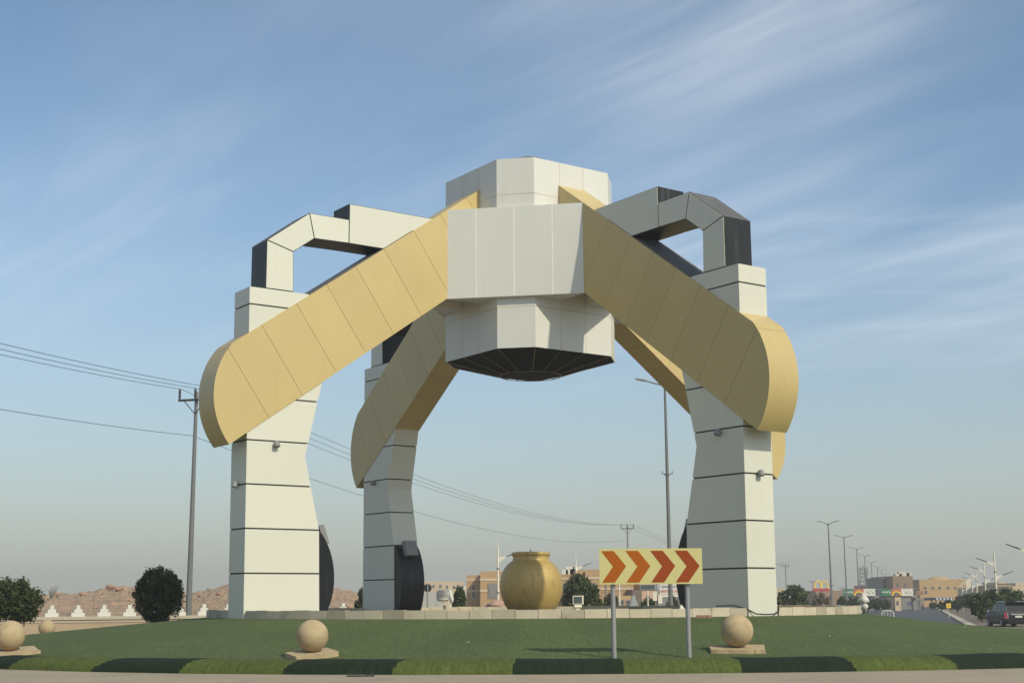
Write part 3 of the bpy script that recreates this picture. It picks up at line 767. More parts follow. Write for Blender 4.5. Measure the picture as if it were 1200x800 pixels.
l, h, w = by(187, 666, 728, 62, 64); tree('round_bush', 'rounded dark green bush on the lawn edge beside the grey utility pole', 'bush', l, (w * 0.90, w * 0.90, h * 0.53), h * 0.47, 19000, 0.062, seed=3, clumps=420, fill=0.35, spread=0.13)
l, h, w = by(18, 679, 742, 66, 60); tree('dark_tree', 'ragged dark green tree behind the leftmost stone ball', 'tree', l, (w * 0.9, w * 0.9, h * 0.40), h * 0.60, 11000, 0.075, seed=5, clumps=150, spread=0.22)

# ------------------------------------------------------------------ left: wall with stepped merlons, hill
mw = thing('merlon_wall', 'long low beige wall topped with white stepped merlons on the left', 'wall', (0, 0, 0))
WA = Vector((-44, 71.0, 0)); WB = Vector((-9.4, 87.3, 0)); wd = (WB - WA).normalized(); wl = (WB - WA).length; wang = math.atan2(wd.y, wd.x)
mb = MB(); c = (WA + WB) / 2
mb.box((c.x, c.y, 0.28), (wl, 0.32, 0.96), 0, 0, wang); mb.box((c.x, c.y, 0.80), (wl, 0.44, 0.09), 1, 0, wang); mb.box((c.x, c.y, 0.895), (wl, 0.36, 0.08), 1, 0, wang)
mb.box((c.x, c.y - 0.03, 0.62), (wl, 0.34, 0.05), 1, 0, wang)
mb.build('wall_body', [mat('beige_render', (0.40, 0.295, 0.19), 0.9, var=0.12, scale=0.6, stain=(0.27, 0.17, 0.10), stain_scale=0.35, stain_stretch=(1, 1, 2), stain_amt=0.6), KERB], mw)
mb = MB(); zt = 0.935
for i, (w_m, h_m) in enumerate(((0.74, 0.21), (0.45, 0.21), (0.21, 0.22))):
    mb.box((0, 0, zt + h_m / 2), (w_m, 0.26 - 0.004 * i, h_m)); zt += h_m
mer = mb.build('merlon', WPAINT, mw); k = 0
s = 0.9
while s < wl:
    o = mer if k == 0 else mer.copy()
    if k: COL.objects.link(o); o.parent = mw
    p = WA + wd * s; o.location = (p.x, p.y, 0); o.rotation_euler = (0, 0, wang); s += 1.44; k += 1

def hn(x, y):
    from mathutils import noise
    v = Vector((x * 0.05, y * 0.05, 0.3)); return noise.fractal(v, 1.0, 2.0, 5)
def hillz(x, y, prof_):
    # crest height by bearing
    b = x / y; z = None
    for (b0, z0_), (b1, z1_) in zip(prof_, prof_[1:]):
        if b0 <= b <= b1: z = z0_ + (z1_ - z0_) * (b - b0) / (b1 - b0)
    if z is None: z = 0.0
    return z
crest = [(-0.60, 2.5), (-0.37, 3.4), (-0.335, 3.55), (-0.315, 3.6), (-0.28, 4.3), (-0.255, 4.0), (-0.235, 3.3), (-0.215, 3.9), (-0.20, 4.5), (-0.16, 5.0), (-0.135, 4.3), (-0.115, 3.6), (-0.09, 1.4), (-0.06, 0.2), (-0.04, -0.4)]
mb = MB(); nxh, nyh = 420, 90; vs = []
for j in range(nyh):
    y = 98 + 92 * (j / (nyh - 1)) ** 1.2
    for i in range(nxh):
        b = -0.62 + 0.58 * i / (nxh - 1); x = b * y
        u = (y - 98) / 62; sh = sm(0, 1, u)
        if y > 165: sh *= 1 - 0.5 * sm(165, 190, y)
        z = -0.35 + (hillz(x, y, crest) - 0.65) * sh * (y / 160.0) ** 0.5 + (0.9 * hn(x, y) + 0.35 * hn(x * 5, y * 5) + 0.30 * hn(x * 17, y * 17) + 0.25 * abs(hn(x * 40, y * 40))) * sh * 0.9
        vs.append((x, y, z))
mb.add(vs, [(j * nxh + i, j * nxh + i + 1, (j + 1) * nxh + i + 1, (j + 1) * nxh + i) for j in range(nyh - 1) for i in range(nxh - 1)], 0, 0, False)
hill = struct('hill', mb, HILL)
HV = vs
def hill_h(x, y):
    return min(HV, key=lambda p: (p[0] - x) ** 2 + (p[1] - y) ** 2)[2]

def boulder_mesh(seed, m=ROCK):
    import bmesh
    bm = bmesh.new(); bmesh.ops.create_icosphere(bm, subdivisions=3, radius=1.0)
    from mathutils import noise
    rg = random.Random(seed); off = Vector((rg.uniform(0, 50),) * 3); st = (rg.uniform(0.9, 1.3), rg.uniform(0.8, 1.1), rg.uniform(0.6, 0.9))
    for v in bm.verts:
        k = 1 + 0.35 * noise.noise(v.co * 1.3 + off) + 0.18 * noise.noise(v.co * 3.1 + off)
        v.co = Vector((v.co.x * st[0], v.co.y * st[1], v.co.z * st[2])) * k
    me = bpy.data.meshes.new('boulder'); bm.to_mesh(me); bm.free(); me.materials.append(m); return me
BM = [boulder_mesh(i) for i in range(5)]
BP = [boulder_mesh(i + 20, PINKR) for i in range(4)]
def boulder(label, loc, s, me, group):
    o = bpy.data.objects.new('boulder', me); COL.objects.link(o); o.location = loc; o.scale = (s, s, s); o.rotation_euler = (0, 0, random.uniform(0, 6))
    return tag(o, label, 'boulder', group)
p = site(129, 690, 158); boulder('big rounded tan boulder standing highest on the left hill crest', (p.x, 158, hill_h(p.x, 158) + 0.55), 0.50, BM[0], 'boulders on the hill')
p = site(98, 694, 156); boulder('dark boulder at the left end of the hill rock pile', (p.x, 156, hill_h(p.x, 156) + 0.2), 0.40, BM[1], 'boulders on the hill')
p = site(138, 691, 157); boulder('middle sized boulder just right of the biggest hill boulder', (p.x, 157, hill_h(p.x, 157) + 0.3), 0.42, BM[2], 'boulders on the hill')
for i in range(130):
    b = random.uniform(-0.345, -0.105); y = random.uniform(120, 165); x = b * y
    boulder('small reddish rock scattered over the rubble hillside', (x, y, hill_h(x, y) + 0.02), random.choice((0.10, 0.13, 0.16, 0.2, 0.3)), random.choice(BM), 'loose rocks on the hillside')

def dry_shrub(label, loc, h, seed):
    mb_ = MB(); rg = random.Random(seed)
    for i in range(9):
        q = rg.uniform(0, 6.28); sp_ = rg.uniform(0.1, 0.45); top = Vector((math.cos(q) * sp_ * h, math.sin(q) * sp_ * h, h * rg.uniform(0.55, 1.0)))
        mid = top * 0.5 + Vector((0, 0, 0.08 * h)); mb_.tube([(0, 0, -0.2), mid, top], [0.03, 0.02, 0.006], 5)
        for k_ in range(6):
            f = rg.uniform(0.4, 1.0); st_ = top * f; e = st_ + Vector((rg.uniform(-.2, .2), rg.uniform(-.2, .2), rg.uniform(0.05, .3))) * h * 0.6
            mb_.tube([st_, e], [0.012, 0.004], 4)
    n0 = len(mb_.f)
    o = mb_.build('dry_shrub', mat('grey_twigs', (0.13, 0.115, 0.085), 0.9), None, loc)
    return tag(o, label, 'shrub')
p = site(60, 694, 150); dry_shrub('bare tall dry shrub on the hill right of the ragged tree', (p.x, 150, hill_h(p.x, 150)), 1.75, 4)
p = site(67.5, 694, 151); dry_shrub('short spreading dry shrub on the hill beside the taller bare one', (p.x, 151, hill_h(p.x, 151)), 0.95, 8)

# ------------------------------------------------------------------ utility poles and wires
def upole(label, px, ytop, Y, h=15.0, bz=None, rz=0.0):
    p = site(px, ytop, Y); bz = G(p.x, Y) if bz is None else bz
    top = p.z; t = thing('utility_pole', label, 'utility pole', (p.x, Y, bz), rz, 'utility poles of the power line')
    H = top - bz
    mb_ = MB(); mb_.tube([(0, 0, -0.5), (0, 0, H - 0.2)], [0.19, 0.10], 14); mb_.build('pole', POLE, t)
    mb_ = MB(); mb_.box((0, -0.16, H - 0.75), (2.3, 0.12, 0.13))
    for s_ in (-1, 1): mb_.tube([(s_ * 0.75, -0.16, H - 0.8), (0, -0.13, H - 1.65)], 0.03, 6)
    mb_.build('crossarm', DARK, t)
    for q in (-1.08, 0.0, 1.08):
        mb_ = MB(); z_ = H - 0.68
        mb_.tube([(q, -0.16, z_), (q, -0.16, z_ + 0.1), (q, -0.16, z_ + 0.3), (q, -0.16, z_ + 0.5), (q, -0.16, z_ + 0.66)], [0.04, 0.085, 0.07, 0.085, 0.05], 8); mb_.build('insulator', DARK, t)
    return t, p, H, bz
LINE = Vector((39.6, 156)).normalized(); LA = math.atan2(-LINE.x, LINE.y)
u1 = upole('tall grey steel utility pole left of the monument', 230.5, 455, 86, rz=LA)
u2 = upole('utility pole with crossarm rising behind the chevron sign', 735, 614, 240, rz=LA)
u3 = upole('distant utility pole behind the green bush right of the monument', 920.2, 660, 415, rz=LA)
u4 = upole('far pole with crossarm left of the yellow double arch sign', 952, 679, 500, rz=LA)
u5 = upole('small far pole right of the yellow double arch sign', 974, 683, 520, rz=LA)
u6 = upole('smallest far utility pole below the second double arm lamp', 986, 687, 600, rz=LA)
def arm_pt(u, q, dz):
    t, p, H, bz = u; ca, sa = math.cos(LA), math.sin(LA)
    return Vector((p.x + q * ca, p.y + q * sa, bz + H + dz))
def wire(label, a, b, sag, r=0.016):
    mb_ = MB(); pts = []
    for i in range(41):
        f = i / 40; q = a.lerp(b, f); q.z -= sag * 4 * f * (1 - f); pts.append(q)
    mb_.tube(pts, r, 5); tag(mb_.build('overhead_wire', WIRE), label, 'wire', 'overhead power wires')
nm = {-1.08: 'left', 0.0: 'middle', 1.08: 'right'}
ends0 = {}
back = Vector((-39.6, -156, 0)).normalized()
for q in (-1.08, 0.0, 1.08):
    a = arm_pt(u1, q, 0.0); b = arm_pt(u2, q, 0.0); c_ = arm_pt(u3, q, 0.0)
    a0 = a + back * 84 + Vector((0, 0, 0.4))
    lab = {-1.08: 'outer', 0.0: 'middle', 1.08: 'inner'}[q]
    wire('%s high wire from the frame edge to the tall grey pole' % {-1.08: 'lowest', 0.0: 'middle', 1.08: 'topmost'}[q], a0, a, 1.6)
    wire('%s high wire passing behind the monument towards the chevron sign pole' % {-1.08: 'lowest', 0.0: 'middle', 1.08: 'topmost'}[q], a, b, 2.6)
    wire('thin wire running on from the pole behind the chevron sign', b, c_, 2.5, 0.02)
a = arm_pt(u1, -0.2, -3.0); b = arm_pt(u2, -0.2, -2.7)
wire('single low wire below the bundle left of the tall pole', a + back * 84 + Vector((0, 0, 0.2)), a, 1.4)
wire('single low wire behind the monument below the three high ones', a, b, 2.6)

# ------------------------------------------------------------------ street lamps
def head(mb_, a, b, w=0.28, th=0.09, m=0):
    a, b = Vector(a), Vector(b); d = (b - a).normalized(); sd = d.cross(Vector((0, 0, 1))).normalized(); up_ = sd.cross(d)
    v = []
    for p_, ww, tt in ((a, w * 0.5, th * 0.8), (a.lerp(b, 0.25), w, th), (b, w * 0.7, th * 0.6)):
        v += [p_ - sd * ww / 2 - up_ * tt / 2, p_ + sd * ww / 2 - up_ * tt / 2, p_ + sd * ww / 2 + up_ * tt / 2, p_ - sd * ww / 2 + up_ * tt / 2]
    f = [(3, 2, 1, 0), (8, 9, 10, 11)]
    for k_ in range(2):
        for j in range(4): f.append((k_ * 4 + j, k_ * 4 + (j + 1) % 4, k_ * 4 + 4 + (j + 1) % 4, k_ * 4 + 4 + j))
    mb_.add(v, f, m)
def big_lamp(label, loc, H, arms=(-1, 1), rz=0.0, group=None, r=0.13, reach=2.0, ring=False):
    t = thing('street_lamp', label, 'street lamp', loc, rz, group)
    mb_ = MB(); mb_.tube([(0, 0, -0.3), (0, 0, H)], [r * 1.25, r * 0.6], 12)
    mb_.tube([(0, 0, H - 0.15), (0, 0, H + 0.05)], r * 0.8, 10)
    if ring:
        mb_.tube([(0, 0, H * 0.62), (0, 0, H * 0.62 + 0.1)], r * 1.5, 10)
        mb_.box((0, 0, H * 0.62 + 0.1), (0.7, 0.05, 0.05)); mb_.box((0.33, 0, H * 0.62 + 0.2), (0.05, 0.05, 0.2)); mb_.box((-0.33, 0, H * 0.62 + 0.2), (0.05, 0.05, 0.2))
    mb_.build('pole', POLE, t)
    for s_ in arms:
        mb_ = MB(); mb_.tube([(0, 0, H - 0.05), (s_ * reach * 0.5, 0, H + 0.10), (s_ * reach, 0, H + 0.30)], [0.06, 0.05, 0.045], 8); ar = mb_.build('arm', POLE, t)
        mb_ = MB(); head(mb_, (s_ * reach * 0.9, 0, H + 0.27), (s_ * (reach + 0.62), 0, H + 0.42), 0.34, 0.12); mb_.build('lamp_head', GREYP, ar)
    return t
# tall single-arm lamp behind the hub
p = site(779, 449, 91.0)
big_lamp('tallest grey street lamp with a single arm, right of the hub', (p.x, 91.0, G(p.x, 91)), p.z - G(p.x, 91) - 0.1, arms=(-1,), r=0.125, reach=1.35, ring=True)
rowp = [(970.5, 613.5, 189), (988.8, 629.5, 231), (1003.8, 643, 287), (1013.2, 651.5, 333), (1021, 658.8, 385), (1028, 664, 435), (1033, 668.2, 487), (1037, 672, 545), (1040, 675, 610)]
ordn = ['nearest and tallest', 'second nearest', 'third', 'fourth', 'fifth', 'sixth', 'seventh', 'eighth', 'farthest']
proto = None
for (px, py, Y), od in zip(rowp, ordn):
    p = site(px, py, Y); bz = G(p.x, Y)
    lab = '%s double arm grey lamp in the row along the exit road' % od
    if proto is None:
        proto = big_lamp(lab, (p.x, Y, bz), p.z - bz, rz=-0.15, group='double arm lamps along the road', reach=0.95); PH = p.z - bz
    else:
        o = dup(proto, loc=(p.x, Y, bz), label=lab); o.scale = (1.0, 1.0, (p.z - bz) / PH)

def slim_lamp(label, loc, H, arms, rz=0.0):
    """cream post with a spike and rising bracket arms carrying dark panels"""
    t = thing('slim_lamp', label, 'street lamp', loc, rz, 'slim cream street lamps')
    mb_ = MB(); mb_.tube([(0, 0, -0.3), (0, 0, H)], [0.10, 0.075], 10); mb_.tube([(0, 0, H), (0, 0, H + 0.15), (0, 0, H + 0.9)], [0.05, 0.03, 0.01], 6)
    for z_ in (H * 0.40, H * 0.72): mb_.tube([(0, 0, z_), (0, 0, z_ + 0.14)], 0.12, 10, 1)
    mb_.build('pole', [CREAM, GREYP], t)
    for s_, z_ in arms:
        mb_ = MB(); mp_ = lambda u, v, a: (u, a, v)
        mb_.prism([(s_ * 0.06, z_ - 0.35), (s_ * 0.75, z_ + 0.12), (s_ * 0.75, z_ + 0.18), (s_ * 0.06, z_ + 0.05)], -0.035, 0.035, mp_); ar = mb_.build('arm', CREAM, t)
        mb_ = MB(); head(mb_, (s_ * 0.7, 0, z_ + 0.13), (s_ * 1.68, 0, z_ + 0.50), 0.26, 0.07); mb_.build('lamp_head', DARK, ar)
    return t
p = site(583.5, 642.5, 111); slim_lamp('slim cream lamp standing just left of the golden pot', (p.x, 111, G(p.x, 111)), p.z - G(p.x, 111), [(1, p.z - G(p.x, 111) - 0.75)])
p = site(674.8, 656, 142); slim_lamp('slim cream lamp behind the bush right of the golden pot', (p.x, 142, G(p.x, 142)), p.z - G(p.x, 142), [(1, p.z - G(p.x, 142) - 0.75)])
wl_ = [(1207, 631, 98), (1164.6, 649, 133), (1152.7, 659.5, 166), (1143.3, 667.5, 204), (1138.3, 672.5, 240), (1131.5, 677.5, 285), (1127, 681, 335), (1122, 684, 390), (1117.5, 686.5, 450)]
wn_ = ['slim cream lamp whose arm reaches in at the right edge of the picture', 'slim two armed cream lamp directly above the dark parked car', 'slim cream lamp second left of the dark car', 'slim cream lamp at the right end of the ochre building', 'slim cream lamp before the right corner of the ochre building',
       'slim cream lamp first in front of the ochre facade', 'slim cream lamp second in front of the ochre facade', 'slim cream lamp third in front of the ochre facade', 'farthest slim cream lamp of the median row']
proto = None
for (px, py, Y), lab in zip(wl_, wn_):
    p = site(px, py, Y); bz = G(p.x, Y) + 0.17; H = p.z - bz
    if proto is None: proto = slim_lamp(lab, (p.x, Y, bz), H, [(-1, H - 0.85), (1, H - 2.1)], -0.1); PH = H
    else: o = dup(proto, loc=(p.x, Y, bz), label=lab); o.scale = (1, 1, H / PH)

# ------------------------------------------------------------------ things on and near the terrace
def stand_flood(label, px, py, Y, kind):
    p = site(px, py, Y); t = thing('floodlight', label, 'floodlight', (p.x, Y, 1.16), 0.2 if kind else -0.2)
    mb_ = MB(); z = p.z - 1.16
    if kind == 0:      # bulky white barrel-shaped lamp seen from the side
        mb_.tube([(-0.34, 0, z), (-0.30, 0, z), (0.26, 0, z), (0.34, 0, z + 0.02)], [0.22, 0.255, 0.27, 0.30], 18); mb_.box((0, 0, z - 0.02), (0.5, 0.5, 0.36)); mb_.build('lamp_housing', WPAINT, t)
        mb_ = MB(); mb_.box((0.26, 0, z - 0.3), (0.06, 0.4, 0.5)); mb_.box((-0.05, 0, z - 0.42), (0.62, 0.4, 0.06)); mb_.box((0.0, 0, (z - 0.4) / 2), (0.12, 0.12, max(0.1, z - 0.4))); mb_.build('bracket', CREAM, t)
    else:
        mb_.box((0, 0, z), (0.44, 0.14, 0.36)); mb_.box((0, 0.12, z - 0.02), (0.32, 0.16, 0.26)); mb_.build('lamp_housing', CREAM, t)
        mb_ = MB(); mb_.box((-0.01, -0.075, z), (0.37, 0.012, 0.29)); mb_.build('lens', GLASS, t)
        mb_ = MB(); mb_.tube([(-0.16, 0, z - 0.28), (0.16, 0, z - 0.28)], 0.08, 12); mb_.box((0, 0.05, (z - 0.3) / 2), (0.2, 0.14, max(0.08, z - 0.3))); mb_.box((0.235, 0, z), (0.02, 0.1, 0.42)); mb_.build('bracket', CREAM, t)
    return t
stand_flood('bulky white floodlight housing between the far leg and the golden pot', 521, 697.5, 66, 0)
stand_flood('square floodlight on the terrace right of the golden pot', 677, 702.5, 60, 1)
# back of a round traffic sign
p = site(501, 688.5, 78); t = thing('round_sign', 'dark back of a round traffic sign beside the far left leg', 'sign', (p.x, 78, G(p.x, 78)))
mb = MB(); mb.tube([(0, 0, -0.2), (0, 0, p.z - G(p.x, 78) + 0.25)], 0.04, 8); mb.build('post', STEEL, t)
mb = MB(); mb.tube([(0, 0.05, p.z - G(p.x, 78)), (0, 0.075, p.z - G(p.x, 78))], 0.23, 24); mb.build('disc', DARK, t)
# white-capped concrete blocks beyond the terrace
for i, (px, py) in enumerate(((383.5, 711), (402, 711), (504, 711.3), (556.5, 711.5), (567, 711.5), (577, 711.5))):
    p = site(px, py - 0.6, 82); mb_ = MB()
    mb_.box((0, 0, 0.45), (0.24, 0.24, 0.9)); mb_.box((0, 0, p.z - G(p.x, 82) - 0.10), (0.26, 0.26, 0.24)); mb_.box((0, 0, (p.z - G(p.x, 82)) / 2 - 0.1), (0.22, 0.22, max(0.2, p.z - G(p.x, 82) - 0.2)))
    tag(mb_.build('white_bollard', WPAINT, None, (p.x, 82, G(p.x, 82))), 'small white capped bollard %s' % ['just right of the left front leg', 'left of the far left leg', 'under the round sign back', 'first of three left of the golden pot', 'second of three left of the golden pot', 'third of three, closest to the golden pot'][i], 'bollard', 'white bollards beyond the terrace')
# corrugated white fence
p0, p1 = site(488, 707, 118), site(519, 707, 118); t = thing('metal_fence', 'white sheet metal fence behind the round sign', 'fence', ((p0.x + p1.x) / 2, 118, G(p0.x, 118)))
mb = MB(); H = site(500, 692.5, 118).z - G(p0.x, 118)
for i in range(6): mb.box((0, -0.01 * (i % 2), H * (i + 0.5) / 6), (p1.x - p0.x, 0.06, H / 6 - 0.012))
mb.build('sheet_panel', mat('dull_sheet_metal', (0.40, 0.39, 0.36), 0.6), t)
mb = MB()
for q in (-1.0, 0.0, 1.0): mb.box((q, 0.08, H / 2), (0.08, 0.08, H + 0.1))
mb.build('posts', STEEL, t)
# bushes behind the terrace
l, h, w = by(539, 686, 716, 23, 108, -0.14); tree('green_bush', 'leaning dark bush before the brick school left of the pot', 'bush', l, (w, w, h * 0.48), h * 0.5, 3000, 0.13, seed=11, taper=0.55)
l, h, w = by(448 - 26, 690, 713, 12, 84, -0.14); tree('green_bush', 'narrow dark bush peeping out left of the far leg', 'bush', l, (w, w, h * 0.48), h * 0.5, 1800, 0.10, seed=12)
l, h, w = by(681, 672, 716, 52, 112, -0.14); tree('cone_tree', 'broad conical dark tree right of the golden pot', 'tree', l, (w * 1.05, w * 1.05, h * 0.50), h * 0.49, 6500, 0.15, seed=13, taper=0.55, clumps=120)
l, h, w = by(716, 695, 716, 18, 130, -0.14); tree('green_bush', 'small bush right of the left sign post', 'bush', l, (w, w, h * 0.5), h * 0.5, 1600, 0.13, seed=14)
l, h, w = by(759, 699, 716, 18, 135, -0.14); tree('green_bush', 'low bush below the peach coloured facade', 'bush', l, (w, w, h * 0.5), h * 0.5, 1600, 0.13, seed=15)
l, h, w = by(788, 699, 716, 14, 133, -0.14); tree('green_bush', 'low bush beneath the blue and red billboard', 'bush', l, (w, w, h * 0.5), h * 0.5, 1400, 0.13, seed=16)
l, h, w = by(931, 688, 718, 34, 150, -0.6); tree('green_tree', 'bushy green tree right of the right front leg', 'tree', l, (w, w * 0.9, h * 0.42), h * 0.56, 4500, 0.17, seed=17, lm=LEAF_M, spread=0.26)
l, h, w = by(915, 694, 718, 14, 152, -0.6); tree('green_bush', 'smaller bush squeezed against the right front leg', 'bush', l, (w, w, h * 0.46), h * 0.52, 2000, 0.16, seed=18, lm=LEAF_M)
l, h, w = by(962, 693, 718, 22, 165, -0.6); tree('dry_tree', 'greyish bare looking thicket left of the nearest double arm lamp', 'tree', l, (w, w, h * 0.45), h * 0.5, 1800, 0.12, seed=19, lm=LEAF_G)
for i, (px, yt, wpx, Y) in enumerate(((986, 700, 14, 200), (1001, 699, 15, 205), (1016, 701, 12, 215), (1027, 701, 13, 225), (1037, 702, 12, 235))):
    l, h, w = by(px, yt, 720, wpx, Y, -0.65)
    tree('roadside_tree', ['clipped roadside tree between the two nearest double arm lamps', 'clipped roadside tree left of the white wrapped post', 'clipped roadside tree just right of the white wrapped post', 'clipped roadside tree under the right banner', 'clipped roadside tree at the road edge under the banner bridge'][i], 'tree', l, (w, w, h * 0.36), h * 0.62, 1500, 0.2, seed=30 + i, lm=LEAF_D, group='clipped trees along the exit road')
for i, (px, yt, wpx, Y) in enumerate(((1103, 705, 10, 230), (1112, 703, 10, 215), (1121, 703, 11, 200), (1093, 706, 8, 260))):
    l, h, w = by(px, yt, 720, wpx, Y, -0.5)
    tree('median_tree', ['small median tree left of the yellow square sign', 'small median tree right behind the yellow square sign', 'small median tree before the ochre building corner', 'farthest small median tree'][i], 'tree', l, (w, w, h * 0.36), h * 0.62, 1300, 0.2, seed=40 + i, group='small trees on the median')
for i, (px, yt, wpx, Y) in enumerate(((1149, 696, 20, 122), (1161, 692, 24, 128), (1180, 690, 32, 138))):
    l, h, w = by(px, yt, 722, wpx, Y, -0.5)
    tree('median_tree', ['leafy tree left of the dark parked car', 'leafy tree behind the nose of the dark car', 'widest leafy tree behind the roof of the dark car'][i], 'tree', l, (w * 1.1, w, h * 0.40), h * 0.60, 4200, 0.16, seed=50 + i, lm=LEAF_M, group='leafy trees behind the car', spread=0.26)

for i in range(9):
    Y = 138 + 13 * i; c = Vector((44.0, 189.0, 0)) + ud * ((Y - 189.0) / ud.y) + un_ * (17.2 + 0.8 * (i % 2)); h = 2.3 + 0.25 * ((i * 5) % 3)
    tree('median_tree', '%s of nine clipped dark trees lined along the median behind the yellow sign' % ['nearest', 'second', 'third', 'fourth', 'fifth', 'sixth', 'seventh', 'eighth', 'farthest'][i], 'tree', (c.x, c.y, G(c.x, c.y) + 0.14), (1.15, 1.15, h * 0.34), h * 0.64, 1300, 0.14, trunk_r=0.07, seed=70 + i, group='small trees on the median')
# rubble heap left of the pot
mb = MB()
rub = []
for i in range(30):
    px = random.uniform(548, 602); Y = random.uniform(100, 112); p = site(px, 715, Y)
    peak = max(0, 1 - abs(px - 584) / 34)
    z = G(p.x, Y) + peak * 1.7 * random.random() + 0.2
    rub.append((p.x, Y, z, random.uniform(0.3, 0.75)))
for x, y, z, s_ in rub: boulder('pinkish broken rock in the rubble heap left of the pot', (x, y, z), s_, random.choice(BP), 'rubble heap left of the pot')
for px, Y, z, s_ in ((577, 106, 0.9, 0.9), (588, 107, 0.8, 1.0), (570, 105, 0.4, 0.9), (597, 107, 0.4, 0.9), (559, 104, 0.2, 0.8)):
    p = site(px, 710, Y); boulder('large pinkish slab of rock within the rubble heap', (p.x, Y, z), s_, random.choice(BP), 'rubble heap left of the pot')

# ------------------------------------------------------------------ buildings
def building(label, px0, px1, ytop, Y, m, depth=14, bands=(), parapet=0.5, wins=(), cat='building', name='building', glass=None, rz=0.0, roof=True):
    a, b = site(px0, ytop, Y), site(px1, ytop, Y); gz = min(G(a.x, Y), G(b.x, Y)) - 0.1
    W_ = b.x - a.x; top = (a.z + b.z) / 2; H_ = top - gz; cx_ = (a.x + b.x) / 2
    t = thing(name, label, cat, (cx_, Y + depth / 2, gz), rz)
    mb_ = MB(); mb_.box((0, 0, (H_ - parapet) / 2), (W_, depth, H_ - parapet))
    th = 0.25
    for c_, d_ in (((0, -depth / 2 + th / 2), (W_ + 0.02, th)), ((0, depth / 2 - th / 2), (W_ + 0.02, th)), ((-W_ / 2 + th / 2, 0), (th + 0.02, depth - 2 * th)), ((W_ / 2 - th / 2, 0), (th + 0.02, depth - 2 * th))):
        mb_.box((c_[0], c_[1], H_ - parapet / 2 - 0.001), (d_[0], d_[1], parapet + 0.001))
    w_ob = mb_.build('wall', m, t)
    for yb in bands:
        z_ = site(px0, yb, Y).z - gz; mb_ = MB(); mb_.box((0, 0, z_), (W_ + 0.08, depth + 0.08, 0.28)); mb_.build('band', BANDC, t)
    for (wx0, wx1, wy0, wy1) in wins:
        p_, q_2 = site(wx0, wy0, Y), site(wx1, wy1, Y)
        mb_ = MB(); cxw = (p_.x + q_2.x) / 2 - cx_; cz = (p_.z + q_2.z) / 2 - gz; ww, hh = q_2.x - p_.x, p_.z - q_2.z
        mb_.box((cxw, -depth / 2 - 0.03, cz + hh / 2), (ww + 0.12, 0.14, 0.10)); mb_.box((cxw, -depth / 2 - 0.03, cz - hh / 2), (ww + 0.12, 0.14, 0.10))
        for s_ in (-1, 1): mb_.box((cxw + s_ * ww / 2, -depth / 2 - 0.03, cz), (0.10, 0.13, hh - 0.1))
        if ww > 2.4: mb_.box((cxw, -depth / 2 - 0.03, cz), (0.07, 0.11, hh - 0.1))
        wo_ = mb_.build('window', BANDC if m in (TANB,) else CONC, t)
        mb_ = MB(); mb_.box((cxw, -depth / 2 - 0.015, cz), (ww - 0.1, 0.03, hh - 0.1)); mb_.build('pane', glass or GLASS, wo_)
    return t
def rooftop(t, items):
    """items: (dx, z, w, h, kind) on a building's roof"""
# tan brick school, three stepped masses
BW = [(553.2, 556.8, 684.5, 701.5), (560.3, 562.0, 684.5, 701)]
b = building('tan brick school with a stepped roofline behind the pot', 546.5, 563.5, 673.5, 205, TANB, 20, (678.8, 692), 0.5, BW, name='school_building')
def wing(t, px0, px1, ytop, Y, depth, bands, wins, glass=SHUT):
    c = t.location; a, b_ = site(px0, ytop, Y), site(px1, ytop, Y); gz = c.z; H_ = (a.z + b_.z) / 2 - gz
    mb_ = MB(); mb_.box(((a.x + b_.x) / 2 - c.x, Y + depth / 2 - c.y, H_ / 2), (b_.x - a.x, depth, H_)); mb_.build('wing', TANB, t)
    for yb in bands:
        z_ = site(px0, yb, Y).z - gz; mb_ = MB(); mb_.box(((a.x + b_.x) / 2 - c.x, Y - 0.02 - c.y, z_), (b_.x - a.x + 0.06, 0.10, 0.28)); mb_.build('band', BANDC, t)
    for (wx0, wx1, wy0, wy1) in wins:
        p_, q_2 = site(wx0, wy0, Y), site(wx1, wy1, Y); cxw = (p_.x + q_2.x) / 2 - c.x; cz = (p_.z + q_2.z) / 2 - gz; ww, hh = q_2.x - p_.x, p_.z - q_2.z
        mb_ = MB(); mb_.box((cxw, Y - 0.01 - c.y, cz), (ww, 0.12, hh)); wo_ = mb_.build('window', CONC, t)
        mb_ = MB(); mb_.box((cxw, Y - 0.08 - c.y, cz), (ww - 0.3, 0.05, hh - 0.3)); mb_.build('pane', glass, wo_)
wing(b, 562.8, 603, 669, 201, 24, (678.8, 691.8), [(571.5, 583, 683.2, 701), (594, 601, 683.5, 692)])
wing(b, 603, 676, 672.8, 206, 20, (678, 691.5), [(655, 668, 682.5, 690.5)])
wing(b, 675.5, 742, 666.8, 200, 24, (677, 689.7), [(690, 699, 682.5, 690), (709, 711, 683, 702), (716, 718, 683, 702)])
mb = MB()
for px, w_2, h_2 in ((662, 0.9, 0.8), (668, 1.3, 1.3), (671, 0.8, 0.9), (673, 0.5, 1.4)):
    p = site(px, 672.8, 212); mb.box((p.x - b.location.x, 212 - b.location.y, p.z - b.location.z + h_2 / 2 - 0.1), (w_2, 1.0, h_2))
mb.build('roof_equipment', WPAINT, b)
building('brown slate clad shop block seen below the chevron sign', 741, 752, 690.5, 190, SLATE, 12, (), 0.4, [], name='shop_building')
b = building('peach shop building with a glass upper floor under the chevron sign', 749.5, 768, 683.5, 196, PEACH, 14, (), 0.3, [(750.5, 767.5, 685, 690.6)], name='shop_building')
building('low tan shop behind the left sign post', 724, 741.2, 697.5, 188, TANP, 12, (), 0.4, [(727, 731, 703, 708), (734, 738, 703, 708)], name='shop_building')
